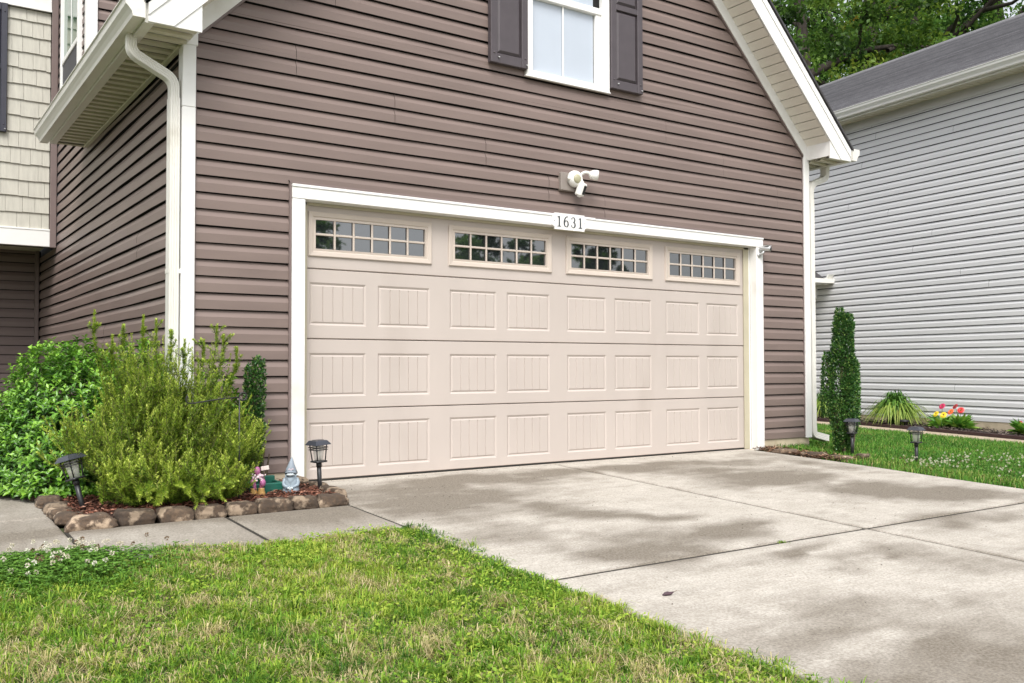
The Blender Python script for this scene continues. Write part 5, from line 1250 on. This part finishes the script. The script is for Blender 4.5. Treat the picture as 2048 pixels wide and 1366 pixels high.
def lawn_right():
    n = 150000; x = RNG.uniform(4.80,10.2,n); y = RNG.uniform(-4.6,3.6,n)
    dwall = (x-NP.x)*NN.x+(y-NP.y)*NN.y
    edge = 4.80+.04*np.exp(-((y+1.2)/.8)**2)+.02*(fbm(y*5,y*0,31)-.5)
    ok = (dwall > 1.38) & (x > edge) & ~((x < 5.88) & (y > -.06)) & ~((x < 5.25) & (y > -.95)); x, y = x[ok], y[ok]
    st = np.exp(-(((x-8.2)/.5)**2+((y-1.45)/.30)**2))+.55*np.exp(-(((x-5.1)/.18)**2))*(y < -1.0); keep = RNG.random(len(x)) > .75*np.exp(-(((x-8.2)/.4)**2+((y-1.45)/.24)**2)); x, y, st = x[keep], y[keep], st[keep]; n = len(x)
    g = fbm(x*2, y*2, 37); tone = np.where(RNG.random(n) < .10+.75*st, RNG.uniform(.8,1,n), np.clip(.42+.6*(g-.5)+RNG.normal(0,.13,n), 0, .85))
    V, T, r = blades(x, y, gz(x,y)-.022, RNG.uniform(.035,.085,n)*(.7+.6*g), RNG.uniform(.004,.0075,n), RNG.uniform(.15,1.0,n), tone)
    prop(npmesh('grass', V, T, GRASS2, attr={'rnd': r}), kind='stuff')
lawn_right()
def cl2(n): x = RNG.uniform(4.95,7.0,n); y = np.minimum(-1.3+.0*x, RNG.normal(-2.2,.45,n)); return x, y
clover_patch('clover', 2500, cl2, 210, lambda n: (np.where(RNG.random(n) < .3, RNG.normal(5.25,.12,n), RNG.uniform(5.2,6.9,n)), np.where(RNG.random(n) < .5, RNG.normal(-1.85,.12,n), RNG.uniform(-2.9,-1.5,n))), .0085)
def litter(n): x = 4.86+np.abs(RNG.normal(0,.16,n)); y = RNG.uniform(-1.15,-.12,n); return np.stack([x, y, gz(x,y)-.005+RNG.uniform(0,.03,n)], 1)
chips('leaf_litter', 1500, litter, [(0,(.05,.03,.02)), (.5,(.16,.085,.05)), (1,(.36,.21,.13))], size=(.045,.012))
def grit(n): x = RNG.uniform(0,4.6,n); y = -np.abs(RNG.normal(0,2.2,n))-.1; return np.stack([x, y, gz(x*0,y)+.004], 1)
chips('grit', 420, grit, [(0,(.03,.025,.02)), (.7,(.10,.08,.06)), (1,(.5,.46,.4))], size=(.011,.006))
# small things on the slab
LF = thing('fallen_leaf', 'single dark curled leaf lying on the driveway near the lawn', 'leaf', (.19,-3.673,-.14))
mb = MB(); mb.tube([(.165,-3.668,-.142),(.178,-3.671,-.139),(.19,-3.673,-.138),(.205,-3.676,-.139),(.222,-3.68,-.134)], [.002,.008,.009,.007,.002], 8); obj('blade', mb, simple('dark dry leaf', (.07,.04,.05), .7, .3, 30), LF)
mb = MB(); mb.tube([(.222,-3.68,-.134),(.236,-3.684,-.129)], .0012, 6); obj('stalk', mb, M_TWIG, LF)
n = 45; x = RNG.normal(1.524,.018,n); y = RNG.normal(-3.2,.012,n)
V, T, r = blades(x, y, gz(x*0,y)-.02, RNG.uniform(.02,.042,n), RNG.uniform(.003,.005,n), RNG.uniform(.3,1.1,n), RNG.uniform(.2,.7,n))
prop(npmesh('grass_tuft', V, T, GRASS, attr={'rnd': r}), 'small grass tuft growing out of the driveway joint', 'weed')

# ================================================================== TREES
LEAFM = {}
def tree(name, label, base, h, crown_r, nclump, nleaf, leafsz, stops, seed, limbs=7, group=None, lowest=.25, fork=None, mat_key=None):
    rs = np.random.default_rng(seed); base = np.array(base, float); root = thing(name, label, 'tree', tuple(base), group)
    ps = []; rads = []; ends = []
    trunk = np.array([base, base+[rs.normal(0,.2), rs.normal(0,.2), h*.3], base+[rs.normal(0,.5), rs.normal(0,.5), h*.62], base+[rs.normal(0,.6), rs.normal(0,.6), h*.92]])
    ps.append(trunk); rads.append(h*.018)
    if fork:
        z0 = fork; rt = np.array([.56,-.83,0]); b0 = base+np.array([0,0,z0])
        trunk = np.array([base, base+[0,0,z0*.5], b0, b0+rt*-.35+[0,0,1.6], b0+rt*-.55+[0,0,3.4], b0+rt*.1+[0,0,6.5]]); ps[0] = trunk; rads[0] = .42
        for (a, zz, L_, rr_) in ((1.9,1.6,1.0,.26),(3.4,1.9,1.6,.17),(-2.6,1.5,1.2,.18),(1.0,3.2,1.4,.18),(-1.6,3.0,1.3,.14)):
            e = b0+rt*a+np.array([0,0,zz]); ps.append(np.array([b0+[0,0,.2], b0+rt*a*.45+np.array([0,0,zz*.35]), e, e+rt*a*.5+np.array([0,0,L_*1.4])])); rads.append(rr_)
        trunk = np.array([base, base+[0,0,z0], b0+[0,0,3], b0+[0,0,6]])
    for k in range(limbs):
        t = rs.uniform(.18,.75); i = min(int(t*3), 2); f = t*3-i; s = trunk[i]*(1-f)+trunk[i+1]*f; az = 2*pi*k/limbs+rs.normal(0,.4)
        L = crown_r*rs.uniform(.6,1.0)*(1.15-.4*t); e = s+np.array([cos(az)*L, sin(az)*L, L*rs.uniform(.35,.9)]); md = s*.5+e*.5+np.array([rs.normal(0,.3), rs.normal(0,.3), rs.uniform(-.3,.5)])
        ps.append(np.array([s, md, e])); rads.append(h*.009); ends += [md, e]
        for j in range(3):
            a2 = az+rs.normal(0,.9); L2 = L*.55; s2 = s*(1-.5-.15*j)+e*(.5+.15*j); e2 = s2+np.array([cos(a2)*L2, sin(a2)*L2, L2*rs.uniform(-.1,.9)])
            ps.append(np.array([s2, s2*.5+e2*.5+rs.normal(0,.2,3), e2])); rads.append(h*.0045); ends += [e2]
    ends = np.array(ends)
    d = unit(rs.normal(0,1,(nclump,3))); rr = rs.uniform(.25,1,nclump)**.5; cc_ = np.array([base[0], base[1], base[2]+h*(lowest+1)/2])
    cl = cc_+d*np.array([crown_r, crown_r, h*(1-lowest)/2])*rr[:,None]; k2 = nclump//3; pick = ends[rs.integers(len(ends), size=k2)]; cl[:k2] = pick+rs.normal(0,.3,(k2,3))
    sz = rs.uniform(.5,1.15,nclump)*crown_r*.20; m = nleaf//nclump
    o = unit(rs.normal(0,1,(nclump*m,3)))*(rs.random((nclump*m,1))**.5); o[:,2] *= .6
    P_ = np.repeat(cl, m, 0)+o*np.repeat(sz, m)[:,None]; D_ = rs.normal(0,1,(len(P_),3)); D_[:,2] -= .3
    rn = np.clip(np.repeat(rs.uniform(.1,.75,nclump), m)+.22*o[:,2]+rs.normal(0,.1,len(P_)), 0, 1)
    V, T, r = leaf_arrays(P_, D_, rs.normal(0,.6,(len(P_),3))+np.array([0,0,1.0]), leafsz*rs.uniform(.7,1.3,len(P_)), leafsz*.62*rs.uniform(.8,1.2,len(P_)), rn, .12, .1)
    key = mat_key or name
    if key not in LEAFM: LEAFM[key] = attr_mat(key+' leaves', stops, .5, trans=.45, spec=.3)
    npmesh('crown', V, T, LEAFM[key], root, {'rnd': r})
    obj('trunk', stems_mesh(ps, rads, 7), M_BARK, root, recalc=False)
    return root
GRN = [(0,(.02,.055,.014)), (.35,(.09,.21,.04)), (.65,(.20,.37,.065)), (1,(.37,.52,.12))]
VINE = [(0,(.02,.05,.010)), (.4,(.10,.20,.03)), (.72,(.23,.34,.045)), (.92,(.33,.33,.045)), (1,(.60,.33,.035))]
tree('shade_tree', 'vine draped tree with orange tinged leaves beside the white gable rake', (19.3,10.9,-.2), 16.5, 4.4, 230, 42000, .155, VINE, 3, 8, 'trees behind the grey house', .1, mat_key='vine')
tree('shade_tree', 'broad green tree with a dark forked trunk rising behind the grey roof', (25.0,11.6,-.2), 17.5, 5.0, 120, 17000, .15, GRN, 5, 7, 'trees behind the grey house', .48, fork=9.6)
tree('shade_tree', 'green tree at the right end of the row behind the grey roof', (30.5,10.4,-.2), 19.0, 5.6, 240, 44000, .165, GRN, 8, 8, 'trees behind the grey house', .2)
tree('shade_tree', 'dark green tree filling the gap behind the forked tree', (25.0,27.0,-.2), 22.0, 7.0, 220, 36000, .23, GRN, 12, 8, 'trees behind the grey house', .1)
tree('shade_tree', 'pale green tree farthest back behind the grey house', (38.0,24.0,-.2), 24.0, 8.0, 220, 34000, .26, GRN, 17, 8, 'trees behind the grey house', .1)
# trees across the street: they stand behind the photographer and are seen only in the panes of the garage door
REFT = [(11.6,-30,8.2,2.3,21,'spreading street tree mirrored in the left end of the first garage window'),(21.8,-30,9.4,3.4,23,'broad street tree mirrored across the second garage window'),(27.6,-30,9.0,1.5,27,'slim street tree mirrored in the third garage window'),(17.0,-36,6.4,2.2,29,'low street tree mirrored at the foot of the first garage window'),(32,-36,6.2,2.6,31,'low street tree mirrored under the third garage window')]
for x, y, h, r_, sd2, lab in REFT: tree('street_tree', lab, (x, y, -.4), h, r_, 90, 9000, .26, GRN, sd2, 6, 'street trees seen in the garage windows', .12, mat_key='shade_tree')
